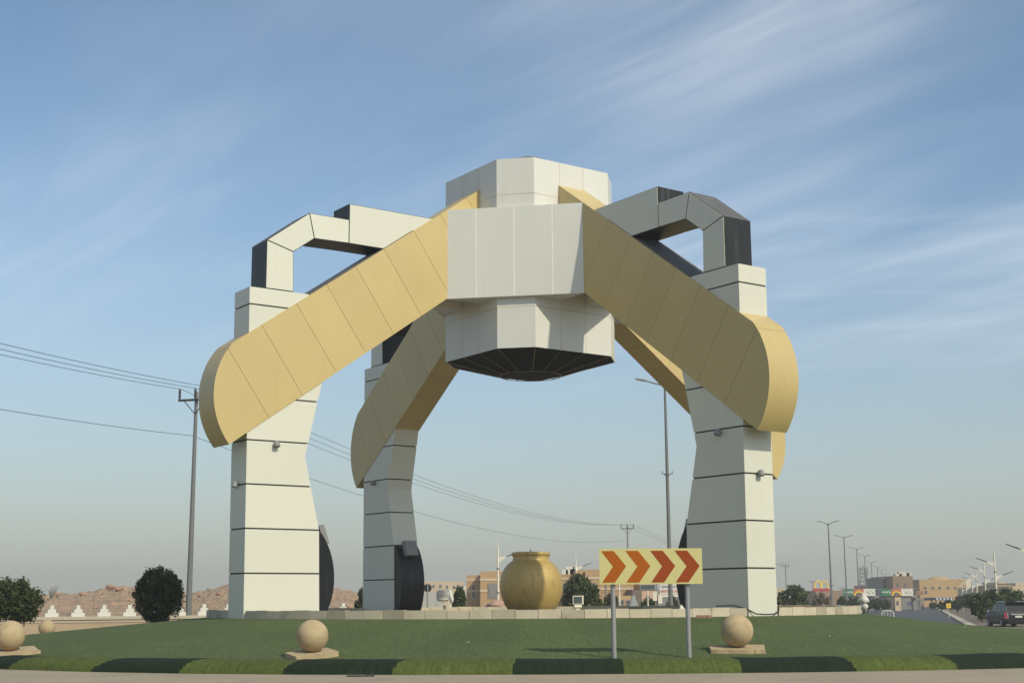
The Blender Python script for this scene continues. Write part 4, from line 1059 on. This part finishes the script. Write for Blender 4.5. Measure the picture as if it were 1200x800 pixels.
building('grey corrugated shed behind the right sign post', 768, 806, 690, 215, CONC, 14, (), 0.3, [(795, 802, 698, 706)], name='shed_building')
building('long flat pale building far behind the far left leg', 493, 527, 680.6, 420, PALEP, 16, (), 0.6, [(500, 502, 685, 688), (507, 509, 685, 688), (515, 517, 685, 688)], name='pale_building')
building('pale building with water tanks left of the brick school', 520, 541, 681.2, 400, PALEP, 16, (), 0.6, [(523, 525, 686, 689), (531, 533, 686, 689)], name='pale_building')
building('small cream building at the left corner of the school', 537, 548, 686, 330, CREAMP, 12, (), 0.5, [(541, 543, 686, 690)], name='pale_building')
b = building('unfinished brown brick block standing over the right banner', 1046, 1069.3, 674.5, 345, BRNB, 22, (), 0.7, [(1051, 1053, 683, 687), (1060, 1062, 683, 687)], name='brick_block', rz=0.0)
mb = MB(); c = b.location
a_, b_2 = site(1033.8, 676.5, 352), site(1046.5, 676.5, 352)
mb.box(((a_.x + b_2.x) / 2 - c.x, 352 + 8 - c.y, (a_.z - c.z) / 2), (b_2.x - a_.x, 16, a_.z - c.z)); mb.build('wall', CONC, b)
for fx in (1037, 1040, 1043):
    for fy in (681, 686.5, 692):
        p = site(fx, fy, 351.9); mb = MB(); mb.box((p.x - c.x, 351.95 - c.y, p.z - c.z), (0.42, 0.14, 0.9)); mb.build('window', GLASS, b)
mb = MB()
for px, yy, w_2, h_2 in ((1052, 674, 1.6, 0.6), (1058.5, 672, 2.6, 1.1), (1064, 673, 1.2, 0.9)):
    p = site(px, 674.5, 352); mb.box((p.x - c.x, 352 - c.y, p.z - c.z + h_2 / 2 - 0.1), (w_2, 2.0, h_2))
mb.build('roof_tank', CREAMP, b)
b = building('big ochre rendered building right of the brown brick block', 1077, 1131.5, 678.5, 365, TANP, 26, (), 0.6,
         [(px, px + 2.6, 687.3, 689.6) for px in (1083, 1092, 1100, 1110, 1118)] + [(1084, 1086.5, 692, 695)], name='ochre_building')
mb = MB(); p = site(1108, 676.8, 372); mb.lathe([(2.9, 0), (2.4, 0.5), (1.2, 0.75), (0.05, 0.85)], 24, (p.x - b.location.x, 6 - b.location.y + 372, p.z - b.location.z - 0.35)); mb.build('roof', TANP, b)
a_, b_2 = site(1131.4, 679, 367), site(1137.5, 679, 367); mb = MB(); mb.box(((a_.x + b_2.x) / 2 - b.location.x, 378 - b.location.y, (a_.z - b.location.z) / 2), (b_2.x - a_.x, 22, a_.z - b.location.z)); mb.build('stair_tower', CREAMP, b)
building('white rendered villa between the slim lamps', 1144, 1159, 688.2, 330, CREAMP, 14, (), 0.6, [(1147, 1149, 692, 695), (1153, 1155, 692, 695)], name='villa')
building('tan villa with a flat roof behind the trees at right', 1168, 1184, 685.2, 300, TANP, 14, (), 0.6, [(1172, 1174, 690, 693)], name='villa')
building('pinkish villa between white villa and tan villa', 1158.5, 1168.5, 690, 320, PEACH, 14, (), 0.6, [(1162, 1164, 693, 695)], name='villa')
building('rightmost pale villa reaching the picture edge', 1183, 1204, 686.5, 262, PALEP, 14, (), 0.6, [(1188, 1191, 692, 696), (1196, 1199, 692, 696)], name='villa')
building('small upper storey villa far behind the tan villa', 1170, 1179, 681.8, 420, PALEP, 14, (), 0.6, [(1173, 1175, 685, 687)], name='villa')
building('pale villa on the far right skyline', 1190, 1206, 682.6, 380, PALEP, 14, (), 0.6, [(1194, 1196, 686, 688)], name='villa')
building('long low red brown building behind the lamp row', 1014, 1034, 685.5, 420, REDB, 14, (), 0.5, [(1018, 1020, 689, 692), (1027, 1029, 689, 692)], name='low_building')
building('low brown restaurant building under the yellow double arches', 956, 989, 691.5, 330, BRNB, 14, (), 0.5, [(962, 966, 697, 702), (972, 976, 697, 702)], name='restaurant_building')
building('cream gatehouse beneath the right banner', 1048.6, 1055.6, 699.3, 255, PALEP, 6, (), 0.3, [(1051, 1053, 704, 708)], name='gatehouse')
building('grey shop row under the banner bridge', 1056, 1082, 700.5, 290, CONC, 10, (), 0.4, [(1064, 1073, 704.5, 708), (1076, 1079, 703, 710)], name='shop_row', glass=BLUE)
building('pale block peeping out right of the right front leg', 908, 919, 689, 380, PALEP, 14, (), 0.5, [(912, 914, 693, 696)], name='pale_building')
# filling station canopy
a_, b_2 = site(1096, 699.2, 285), site(1117, 703.5, 285); t = thing('canopy', 'blue fasciaed filling station canopy before the ochre building', 'canopy', ((a_.x + b_2.x) / 2, 289, -0.64))
mb = MB(); mb.box((0, 0, (a_.z + b_2.z) / 2 + 0.64), (b_2.x - a_.x, 8, 0.55)); mb.build('roof', [BLUE], t)
mb = MB()
for i in range(5): mb.box(((i - 2) * (b_2.x - a_.x) / 5, -4.03, (a_.z + b_2.z) / 2 + 0.64), (0.35, 0.05, 0.4))
mb.build('fascia_panels', WPAINT, t)
for q in (-0.4, -0.13, 0.13, 0.4):
    mb = MB(); hh = (a_.z + b_2.z) / 2 + 0.4; mb.tube([(q * (b_2.x - a_.x), 0, 0), (q * (b_2.x - a_.x), 0, hh)], 0.15, 8); mb.build('column', WPAINT, t)

# footbridge with two printed banners
a_, b_2 = site(988.5, 699, 262), site(1075, 698.2, 262); t = thing('footbridge', 'dark footbridge deck carrying the two printed banners', 'bridge', ((a_.x + b_2.x) / 2, 263, -0.64))
dz = (a_.z + b_2.z) / 2 + 0.64; BWd = b_2.x - a_.x
mb = MB(); mb.box((0, 0, dz), (BWd, 2.2, 0.5)); mb.build('deck', CONC, t)
mb = MB()
for s_ in (-1, 1): mb.box((0, s_ * 1.05, dz + 1.35), (BWd, 0.05, 0.06)); mb.box((0, s_ * 1.05, dz + 0.8), (BWd, 0.04, 0.05))
for i in range(18): mb.box((-BWd / 2 + 0.1 + i * (BWd - 0.2) / 17, 1.05, dz + 0.8), (0.05, 0.05, 1.1))
mb.build('railing', STEEL, t)
for q in (-0.46, 0.47):
    mb = MB(); mb.box((q * BWd, 0, (dz - 0.25) / 2), (0.7, 1.0, dz - 0.25)); mb.build('pier', CONC, t)
def banner(label, px0, px1):
    a, b = site(px0, 689.6, 261.5), site(px1, 697.8, 261.5); Wb, Hb = b.x - a.x, a.z - b.z
    t = thing('banner', label, 'banner', ((a.x + b.x) / 2, 261.6, b.z), 0, 'banners on the footbridge')
    for nm_, m_, u0, u1 in (('green_field', GREENS, 0, 0.33), ('orange_field', PINKS, 0.33, 0.64), ('white_field', WPAINT, 0.64, 1)):
        mb_ = MB(); mb_.box((Wb * ((u0 + u1) / 2 - 0.5), 0, Hb / 2), (Wb * (u1 - u0), 0.06, Hb)); mb_.build(nm_, m_, t)
    for k_, (rr, m_) in enumerate(((0.46, ORAB), (0.37, MYEL), (0.28, GREENS), (0.20, BLUE), (0.12, PINKS))):
        mb_ = MB(); n = 16; w2 = 0.045 * Hb * 2
        ro, ri = rr * Hb * 1.7, rr * Hb * 1.7 - w2 * 1.6
        pts = [(ro * math.cos(math.pi * i / n), ro * math.sin(math.pi * i / n)) for i in range(n + 1)] + [(ri * math.cos(math.pi * i / n), ri * math.sin(math.pi * i / n)) for i in range(n, -1, -1)]
        for i in range(n):
            mb_.prism([pts[i], pts[i + 1], pts[2 * n - i], pts[2 * n + 1 - i]], -0.038 - k_ * 0.002, -0.031, lambda u, v, a2: (u - 0.01 * Wb, a2, v * 0.95 + 0.05 * Hb))
        mb_.build('rainbow_arc', m_, t)
    mb_ = MB()
    for i in range(6): mb_.box((Wb * (-0.44 + 0.045 * i), -0.035, Hb * (0.55 + 0.06 * math.sin(i * 2.1))), (Wb * 0.03, 0.02, Hb * (0.14 + 0.12 * (i % 2))))
    mb_.build('script', WPAINT, t)
    mb_ = MB()
    for u, v, s_ in ((0.26, 0.55, 0.16), (0.31, 0.35, 0.2), (0.36, 0.62, 0.14), (0.42, 0.42, 0.18)): mb_.box((Wb * u, -0.035, Hb * v), (Wb * 0.03, 0.02, Hb * s_))
    mb_.build('emblem', GREENS, t)
    return t
banner('green, rainbow and white banner left on the bridge, crossed by lamp poles', 988, 1026)
banner('green, rainbow and white banner right on the bridge under the brown block', 1032, 1070.3)
# small orange hoarding right of the banners
a_, b_2 = site(1073.5, 692, 262), site(1082, 696.5, 262); mb = MB(); mb.box((0, 0, 0), (b_2.x - a_.x, 0.1, a_.z - b_2.z)); mb.box((0, 0.1, -(a_.z + b_2.z) / 4 - 0.3), (0.15, 0.15, (a_.z + b_2.z) / 2 + 0.6))
tag(mb.build('hoarding', REDB, None, ((a_.x + b_2.x) / 2, 262, (a_.z + b_2.z) / 2)), 'small red brown hoarding at the right end of the bridge', 'hoarding')

# double arch restaurant sign
p = site(962.5, 690.6, 300); t = thing('arch_sign', 'yellow double arch sign on a red base above the restaurant', 'sign', (p.x, 300, -0.2))
zb = p.z + 0.2; zt = site(962.5, 680.2, 300).z + 0.2
mb = MB(); sc_ = (zt - zb - 0.25); 
for s_ in (-1, 1):
    pts = []
    for i in range(25):
        q = math.pi * i / 24; u = -math.cos(q) * 0.40; v = math.sin(q) ** 0.75
        pts.append((s_ * 0.40 * sc_ * 1.1 + u * sc_ * 1.05, 0, zb + 0.3 + v * sc_ * 0.95))
    mb.tube(pts, [0.10 * sc_ * (1.25 - 0.45 * math.sin(math.pi * i / 24)) for i in range(25)], 8)
mb.build('double_arch', MYEL, t)
mb = MB(); mb.box((0, 0, zb), (sc_ * 2.2, 0.4, 0.55)); mb.build('red_base', REDS, t)
mb = MB(); mb.tube([(0, 0.1, -0.5), (0, 0.1, zb - 0.2)], 0.16, 10); mb.build('post', POLE, t)

# billboard with blue and red lettering
a_, b_2 = site(773, 684.2, 150), site(795, 698.8, 150); t = thing('billboard', 'white billboard with blue and red lettering behind the right sign post', 'billboard', ((a_.x + b_2.x) / 2, 150, G(a_.x, 150)))
z0b, z1b = b_2.z - t.location.z, a_.z - t.location.z; Wb = b_2.x - a_.x
mb = MB(); mb.box((0, 0, (z0b + z1b) / 2), (Wb, 0.12, z1b - z0b)); mb.build('board', WPAINT, t)
rg = random.Random(5)
for nm_, m_, zf, hf, n in (('blue_lettering', BLUE, 0.80, 0.24, 13), ('red_lettering', REDS, 0.45, 0.26, 12), ('small_lettering', REDS, 0.20, 0.07, 16)):
    mb = MB()
    for i in range(n):
        u = -0.46 + 0.92 * (i + 0.5) / n; hh = (z1b - z0b) * hf * rg.uniform(0.6, 1.0); x_ = u * Wb; zc = z0b + (z1b - z0b) * zf
        w2 = Wb / n * 0.62
        mb.box((x_ - w2 * 0.35, -0.07, zc), (w2 * 0.28, 0.02, hh))
        if rg.random() < 0.75: mb.box((x_ + w2 * 0.05, -0.071, zc + hh * rg.choice((-0.4, 0.0, 0.4))), (w2 * 0.7, 0.02, hh * 0.22))
        if rg.random() < 0.6: mb.box((x_ + w2 * 0.36, -0.0705, zc), (w2 * 0.26, 0.02, hh * rg.uniform(0.5, 1)))
    mb.build(nm_, m_, t)
mb = MB(); mb.tube([(0.3, 0.15, -0.3), (0.3, 0.15, z1b - 0.1)], 0.22, 12); mb.build('post', STEEL, t)

# thin white flag posts and road furniture behind the sign
for px, yt, Y, lab in ((725.8, 684, 120, 'thin white post between the two chevron sign posts'), (759, 693, 128, 'thin grey post in front of the peach shop')):
    p = site(px, yt, Y); mb = MB(); H = p.z - G(p.x, Y); mb.tube([(0, 0, -0.2), (0, 0, H)], 0.06, 8); mb.tube([(0, 0, H * 0.5), (0, 0, H * 0.5 + 0.15)], 0.09, 8); mb.lathe([(0.08, H), (0.07, H + 0.05), (0.01, H + 0.1)], 8)
    tag(mb.build('thin_post', WPAINT, None, (p.x, Y, G(p.x, Y))), lab, 'post')
p = site(742, 696, 140); mb = MB(); H = p.z - G(p.x, 140)
mp_ = lambda u, v, a: (u, a, v)
mb.prism([(-0.75, 0), (0.95, 0), (0.55, H * 0.35), (0.1, H), (-0.15, H * 0.9), (-0.45, H * 0.4)], -0.5, 0.5, mp_)
tag(mb.build('grey_tent', mat('grey_canvas', (0.30, 0.32, 0.33), 0.8), None, (p.x, 140, G(p.x, 140))), 'pointed grey canvas tent seen between the sign posts', 'tent')
# cabinet boxes left of billboard
p = site(770, 701, 122); t = thing('utility_cabinet', 'pair of pale metal cabinets on a post left of the billboard', 'cabinet', (p.x, 122, G(p.x, 122)))
H = p.z - G(p.x, 122); mb = MB(); mb.tube([(0, 0, -0.2), (0, 0, H + 1.6)], 0.09, 8); mb.build('post', STEEL, t)
for dx, dz_ in ((-0.2, 0.5), (0.25, 0.25)):
    mb = MB(); mb.box((dx, -0.15, H + dz_ - 0.3), (0.36, 0.25, 0.75)); mb.box((dx, -0.15, H + dz_ + 0.09), (0.40, 0.29, 0.04)); mb.build('cabinet', CREAM, t)

# yellow square sign on the median
p = site(1111.6, 709.3, 160); t = thing('yellow_sign', 'small square yellow traffic sign on the median', 'sign', (p.x, 160, G(p.x, 160)))
H = p.z - G(p.x, 160); mb = MB(); mb.box((0, 0, H), (0.50, 0.03, 0.52)); mb.build('sign_panel', MYEL, t)
mb = MB(); mb.box((0, -0.02, H), (0.16, 0.012, 0.2)); mb.build('symbol', CONC, t)
mb = MB(); mb.tube([(0, 0.05, -0.2), (0, 0.05, H + 0.2)], 0.04, 8); mb.build('post', WPAINT, t)

# lattice mast far off
p = site(1010.3, 664.5, 640); t = thing('lattice_mast', 'grey lattice mast with aerials far behind the lamp row', 'mast', (p.x, 640, -0.6))
H = p.z + 0.6; mb = MB(); wm = 2.4
for sx_, sy_ in ((-1, -1), (1, -1), (1, 1), (-1, 1)): mb.tube([(sx_ * wm, sy_ * wm, -0.5), (sx_ * 1.1, sy_ * 1.1, H)], 0.16, 4)
nseg = 9
for i in range(nseg):
    z0_, z1_ = H * i / nseg, H * (i + 1) / nseg; w0, w1 = wm - (wm - 1.1) * i / nseg, wm - (wm - 1.1) * (i + 1) / nseg
    for (ax, ay), (bx_, by_) in (((-1, -1), (1, -1)), ((1, -1), (1, 1)), ((1, 1), (-1, 1)), ((-1, 1), (-1, -1))):
        mb.tube([(ax * w0, ay * w0, z0_), (bx_ * w1, by_ * w1, z1_)], 0.10, 4); mb.tube([(bx_ * w0, by_ * w0, z0_), (ax * w1, ay * w1, z1_)], 0.10, 4)
mb.build('lattice_tower', POLE, t)
for k_, (dx, z_) in enumerate(((-1.9, 0.93), (1.9, 0.93), (-1.9, 0.75), (1.9, 0.78), (0, 0.98))):
    mb = MB(); mb.box((dx, -1.4, H * z_), (0.8, 0.5, 2.8)); mb.tube([(dx, -1.4, H * z_), (0, 0, H * z_)], 0.08, 5); mb.build('aerial', STEEL, t)

# white wrapped post at the right end of the ring wall
p = site(1012.5, 714, 58.5); t = thing('wrapped_post', 'white cloth wrapped post with a pointed top at the wall end', 'wrapped post', (p.x, 58.5, 1.05), 0.1)
H = site(1013.5, 693.8, 58.5).z - 1.05
mb = MB(); fold = lambda q, z: 1 + 0.10 * math.sin(4 * q + 5 * z) + 0.06 * math.sin(9 * q)
mb.lathe([(0.10, H * 0.15), (0.15, H * 0.22), (0.19, H * 0.35), (0.12, H * 0.46), (0.10, H * 0.50), (0.24, H * 0.55), (0.20, H * 0.68), (0.11, H * 0.85), (0.05, H * 0.96), (0.01, H)], 20, wob=fold); mb.build('cloth_wrap', TARP, t)
mb = MB(); mb.tube([(0, 0, -0.2), (0, 0, H * 0.5)], 0.05, 8); mb.tube([(0.05, -0.05, 0.3), (0.16, -0.08, 0.12), (0.10, -0.1, -0.02)], 0.02, 6); mb.build('post', DARK, t)
# hoop barrier
p = site(1040, 715.2, 96); t = thing('hoop_barrier', 'low white tubular hoop barrier at the roundabout edge before the exit road', 'barrier', (p.x, 96, G(p.x, 96)))
H = p.z - G(p.x, 96); mb = MB(); mb.tube([(-0.42, 0, -0.1), (-0.40, 0, H - 0.15), (-0.28, 0, H), (0.26, 0, H), (0.40, 0, H - 0.12), (0.44, 0, -0.1)], 0.035, 8); mb.build('hoop', WPAINT, t)
mb = MB()
mb.tube([(-0.4, 0, H * 0.55), (0.41, 0, H * 0.55)], 0.03, 8)
for q in (-0.2, 0.0, 0.2): mb.tube([(q, 0, -0.1), (q, 0, H - 0.02)], 0.018, 6)
mb.build('bars', WPAINT, t)
# litter by the foot of the right legs
mb = MB(); p = site(785, 712.5, 45.5)
mb.lathe([(0.10, 0.0), (0.17, 0.05), (0.16, 0.13), (0.08, 0.22), (0.04, 0.30), (0.005, 0.33)], 14, wob=lambda q, z: 1 + 0.2 * math.sin(3 * q + 9 * z) + 0.1 * math.sin(7 * q)); tag(mb.build('plastic_bag', TARP, None, (p.x + 0.35, 45.3, 1.16)), 'crumpled white plastic bag behind the parapet at the right sign post', 'bag')
mb = MB(); mb.lathe([(0.07, 0), (0.11, 0.05), (0.10, 0.10), (0.03, 0.16)], 12, wob=lambda q, z: 1 + 0.2 * math.sin(4 * q)); tag(mb.build('crumpled_paper', TARP, None, (p.x - 0.08, 45.3, 1.17)), 'small crumpled white paper left of the plastic bag', 'paper')
mb = MB(); mb.tube([(0, 0, 0.05), (0.05, 0, 0.05), (0.16, 0, 0.05), (0.19, 0, 0.05)], [0.03, 0.05, 0.05, 0.02], 10); tag(mb.build('blue_bottle', BLUE, None, (p.x + 0.12, 45.2, 1.19)), 'small blue plastic bottle lying beside the white bag', 'bottle')
p = site(826, 722, 42.8); mb = MB()
for dx, w2 in ((0, 0.22), (0.2, 0.16), (-0.16, 0.12)): mb.box((dx, 0, 0.04), (w2, 0.1, 0.08), 0, 0, dx)
tag(mb.build('brick_fragments', REDB, None, (p.x, 43.2, 1.10)), 'few broken red brick pieces on the lawn below the parapet', 'bricks')

# bent wire peg left on the pavement edge
g0 = ell(math.radians(256)); p = site(420, 790, 31.75)
mb = MB(); mb.box((0.05, 0, 0.012), (0.62, 0.16, 0.02), 0)
for dx in (-0.2, -0.12, 0.2, 0.3): mb.tube([(dx, 0, 0), (dx + 0.01, 0, 0.13)], 0.012, 6)
mb.tube([(-0.2, 0, 0.13), (-0.12, 0, 0.13)], 0.012, 6)
tag(mb.build('steel_bracket', DARK, None, (p.x, p.y, 0.004)), 'flat dark steel bracket with upright pins on the pavement edge', 'bracket')
# scraps of litter on the lawn
for i, (x, y, lab) in enumerate(((-9.5, 37.5, 'tiny white paper scrap on the lawn before the left front leg'), (-1.2, 36.8, 'tiny white paper scrap on the middle of the lawn'), (8.6, 38.2, 'tiny white paper scrap on the lawn right of the right stone ball'), (14.5, 45.0, 'tiny white paper scrap high on the right lawn'))):
    mb = MB(); mb.lathe([(0.015, 0), (0.026, 0.006), (0.015, 0.014), (0.003, 0.018)], 7, wob=lambda q, z: 1 + 0.3 * math.sin(3 * q + i)); tag(mb.build('paper_scrap', WPAINT, None, (x, y, mound_h(x, y) + 0.005)), lab, 'litter')

# ------------------------------------------------------------------ parked car
CP = site(1184, 731, 104); 
car = thing('parked_car', 'dark grey off-roader seen from behind at the right edge', 'car', (CP.x + 0.9, 107, G(CP.x, 106) + 0.03), R(90 - 2.0))
L_, W2, Hc = 5.2, 1.0, 1.90      # local x forward, y left, z up
mp_ = lambda u, v, a: (u, a, v)
def sect(xv):          # half-width along the body
    return 1.0
mb = MB()
stations = [(-2.58, 0.42, 0.98, 0.86), (-2.50, 0.34, 1.10, 0.96), (-2.2, 0.30, 1.16, 1.0), (-1.0, 0.30, 1.16, 1.01), (0.9, 0.30, 1.14, 1.01), (1.6, 0.30, 1.12, 0.99), (2.3, 0.32, 1.04, 0.95), (2.55, 0.40, 0.90, 0.82)]
vs = []
for x, zl, zh, w2 in stations:
    vs += [(x, -w2 * 0.94, zl), (x, -w2, zl + 0.18), (x, -w2, zh - 0.18), (x, -w2 * 0.95, zh), (x, w2 * 0.95, zh), (x, w2, zh - 0.18), (x, w2, zl + 0.18), (x, w2 * 0.94, zl)]
f = []; n = len(stations)
for i in range(n - 1):
    for j in range(8): f.append((i * 8 + j, i * 8 + (j + 1) % 8, (i + 1) * 8 + (j + 1) % 8, (i + 1) * 8 + j))
f += [tuple(range(7, -1, -1)), tuple(range((n - 1) * 8, n * 8))]
mb.add(vs, f, 0, 0, False)
# greenhouse
rb = [(-2.46, 1.14, 0.93), (-2.28, 1.80, 0.80), (-2.1, 1.87, 0.78), (0.2, 1.88, 0.78), (0.55, 1.82, 0.77), (1.35, 1.12, 0.90)]
vs = []
for x, z_, w2 in rb: vs += [(x, -w2, z_), (x, w2, z_)]
side = [(-2.46, 1.10), (1.35, 1.10)]
vs2 = []
base = [(-2.46, -0.95, 1.12), (1.35, -0.93, 1.10), (1.35, 0.93, 1.10), (-2.46, 0.95, 1.12)]
top = [(-2.2, -0.78, 1.86), (0.35, -0.78, 1.86), (0.35, 0.78, 1.86), (-2.2, 0.78, 1.86)]
mb.add(base + top, [(3, 2, 1, 0), (4, 5, 6, 7), (0, 1, 5, 4), (1, 2, 6, 5), (2, 3, 7, 6), (3, 0, 4, 7)], 0)
mb.add([(x * 1.0 - 0.02, y * 0.98, 1.86) for x, y, z_ in top] + [(x * 0.97 - 0.03, y * 0.9, 1.91) for x, y, z_ in top], [(4, 5, 6, 7), (0, 1, 5, 4), (1, 2, 6, 5), (2, 3, 7, 6), (3, 0, 4, 7)], 0)
mb.prism([(-2.62, 0.36), (-2.45, 0.36), (-2.45, 0.62), (-2.64, 0.60)], -0.92, 0.92, mp_, 0)
bo = mb.build('body', CARP, car)
def lerp3(a, b, t): return tuple(a[i] + (b[i] - a[i]) * t for i in range(3))
def glass_quad(nm_, c4, n_off, parent, m=CARG):
    mb_ = MB(); o = Vector(n_off); mb_.add([Vector(p) + o * 0.012 for p in c4] + [Vector(p) - o * 0.02 for p in c4], [(0, 1, 2, 3), (7, 6, 5, 4), (0, 4, 5, 1), (1, 5, 6, 2), (2, 6, 7, 3), (3, 7, 4, 0)]); return mb_.build(nm_, m, parent)
def facepatch(b0, b1, t1, t0, u0, u1, v0, v1):
    lo_ = lambda u: lerp3(b0, b1, u); hi_ = lambda u: lerp3(t0, t1, u)
    P_ = lambda u, v: lerp3(lo_(u), hi_(u), v)
    return [P_(u0, v0), P_(u1, v0), P_(u1, v1), P_(u0, v1)]
for s_, (b0, b1, t1, t0) in ((1, (base[3], base[2], top[2], top[3])), (-1, (base[0], base[1], top[1], top[0]))):
    for u0, u1 in ((0.05, 0.27), (0.30, 0.58), (0.61, 0.93)):
        glass_quad('side_window', facepatch(b0, b1, t1, t0, u0, u1, 0.12, 0.86), (0, s_, 0.2), car)
glass_quad('rear_window', facepatch(base[0], base[3], top[3], top[0], 0.08, 0.92, 0.14, 0.86), (-1, 0, 0.3), car)
glass_quad('windscreen', facepatch(base[1], base[2], top[2], top[1], 0.06, 0.94, 0.08, 0.92), (0.6, 0, 0.6), car)
for s_ in (-1, 1):
    mb = MB(); mb.prism([(-2.60, 0.72), (-2.30, 0.72), (-2.34, 1.16), (-2.53, 1.16)], s_ * 0.83, s_ * 1.005, mp_); tl_ = mb.build('tail_lamp', TAIL, car)
    mb = MB(); mb.box((-2.60, s_ * 0.80, 0.93), (0.03, 0.055, 0.40)); mb.build('reversing_lamp', CHROME, tl_)
    mb = MB(); mb.tube([(-2.0, s_ * 0.74, 1.93), (-0.9, s_ * 0.74, 1.97), (0.2, s_ * 0.74, 1.93)], 0.025, 6); mb.build('roof_rail', CHROME, car)
    mb = MB(); mb.lathe([(0.02, -0.11), (0.10, -0.09), (0.12, 0.0), (0.10, 0.09), (0.02, 0.11)], 10, (0.95, s_ * 1.14, 1.22)); mb.box((0.97, s_ * 1.02, 1.18), (0.08, 0.16, 0.05)); mb.build('wing_mirror', CHROME if s_ > 0 else CARP, car)
    for x in (-1.62, 1.55):
        mb = MB(); y = s_ * 0.90
        mb.tube([(x, y - 0.13, 0.39), (x, y - 0.10, 0.39), (x, y + 0.10, 0.39), (x, y + 0.13, 0.39)], [0.34, 0.39, 0.39, 0.34], 22); wh = mb.build('wheel', TYRE, car)
        mb = MB(); mb.tube([(x, y + s_ * 0.10, 0.39), (x, y + s_ * 0.14, 0.39)], [0.25, 0.22], 16); mb.build('rim', STEEL, wh)
    for x in (-0.15, 0.85):
        mb = MB(); mb.box((x, s_ * 1.015, 1.03), (0.22, 0.03, 0.04)); mb.build('door_handle', CARP, car)
mb = MB(); mb.box((-2.60, 0, 1.03), (0.04, 1.1, 0.09)); mb.build('chrome_strip', CHROME, car)
mb = MB(); mb.box((-2.605, 0, 0.86), (0.03, 0.52, 0.14)); mb.build('number_plate', WPAINT, car)
mb = MB(); mb.box((-2.30, 0, 1.90), (0.34, 1.42, 0.05)); mb.build('rear_spoiler', CARP, car)

# ------------------------------------------------------------------ desert haze
mb = MB(); mb.box((60, 405, 9.0), (1500, 850, 24.0))
hz_m = bpy.data.materials.new('haze'); hz_m.use_nodes = True; t = hz_m.node_tree; t.nodes.clear()
pv = t.nodes.new('ShaderNodeVolumePrincipled'); pv.inputs['Color'].default_value = (0.88, 0.86, 0.82, 1); pv.inputs['Density'].default_value = 0.0007; pv.inputs['Anisotropy'].default_value = 0.2
ou = t.nodes.new('ShaderNodeOutputMaterial'); t.links.new(pv.outputs[0], ou.inputs['Volume'])
hz_m.cycles.homogeneous_volume = True if hasattr(hz_m.cycles, 'homogeneous_volume') else None
hz = mb.build('haze', hz_m); hz['kind'] = 'stuff'
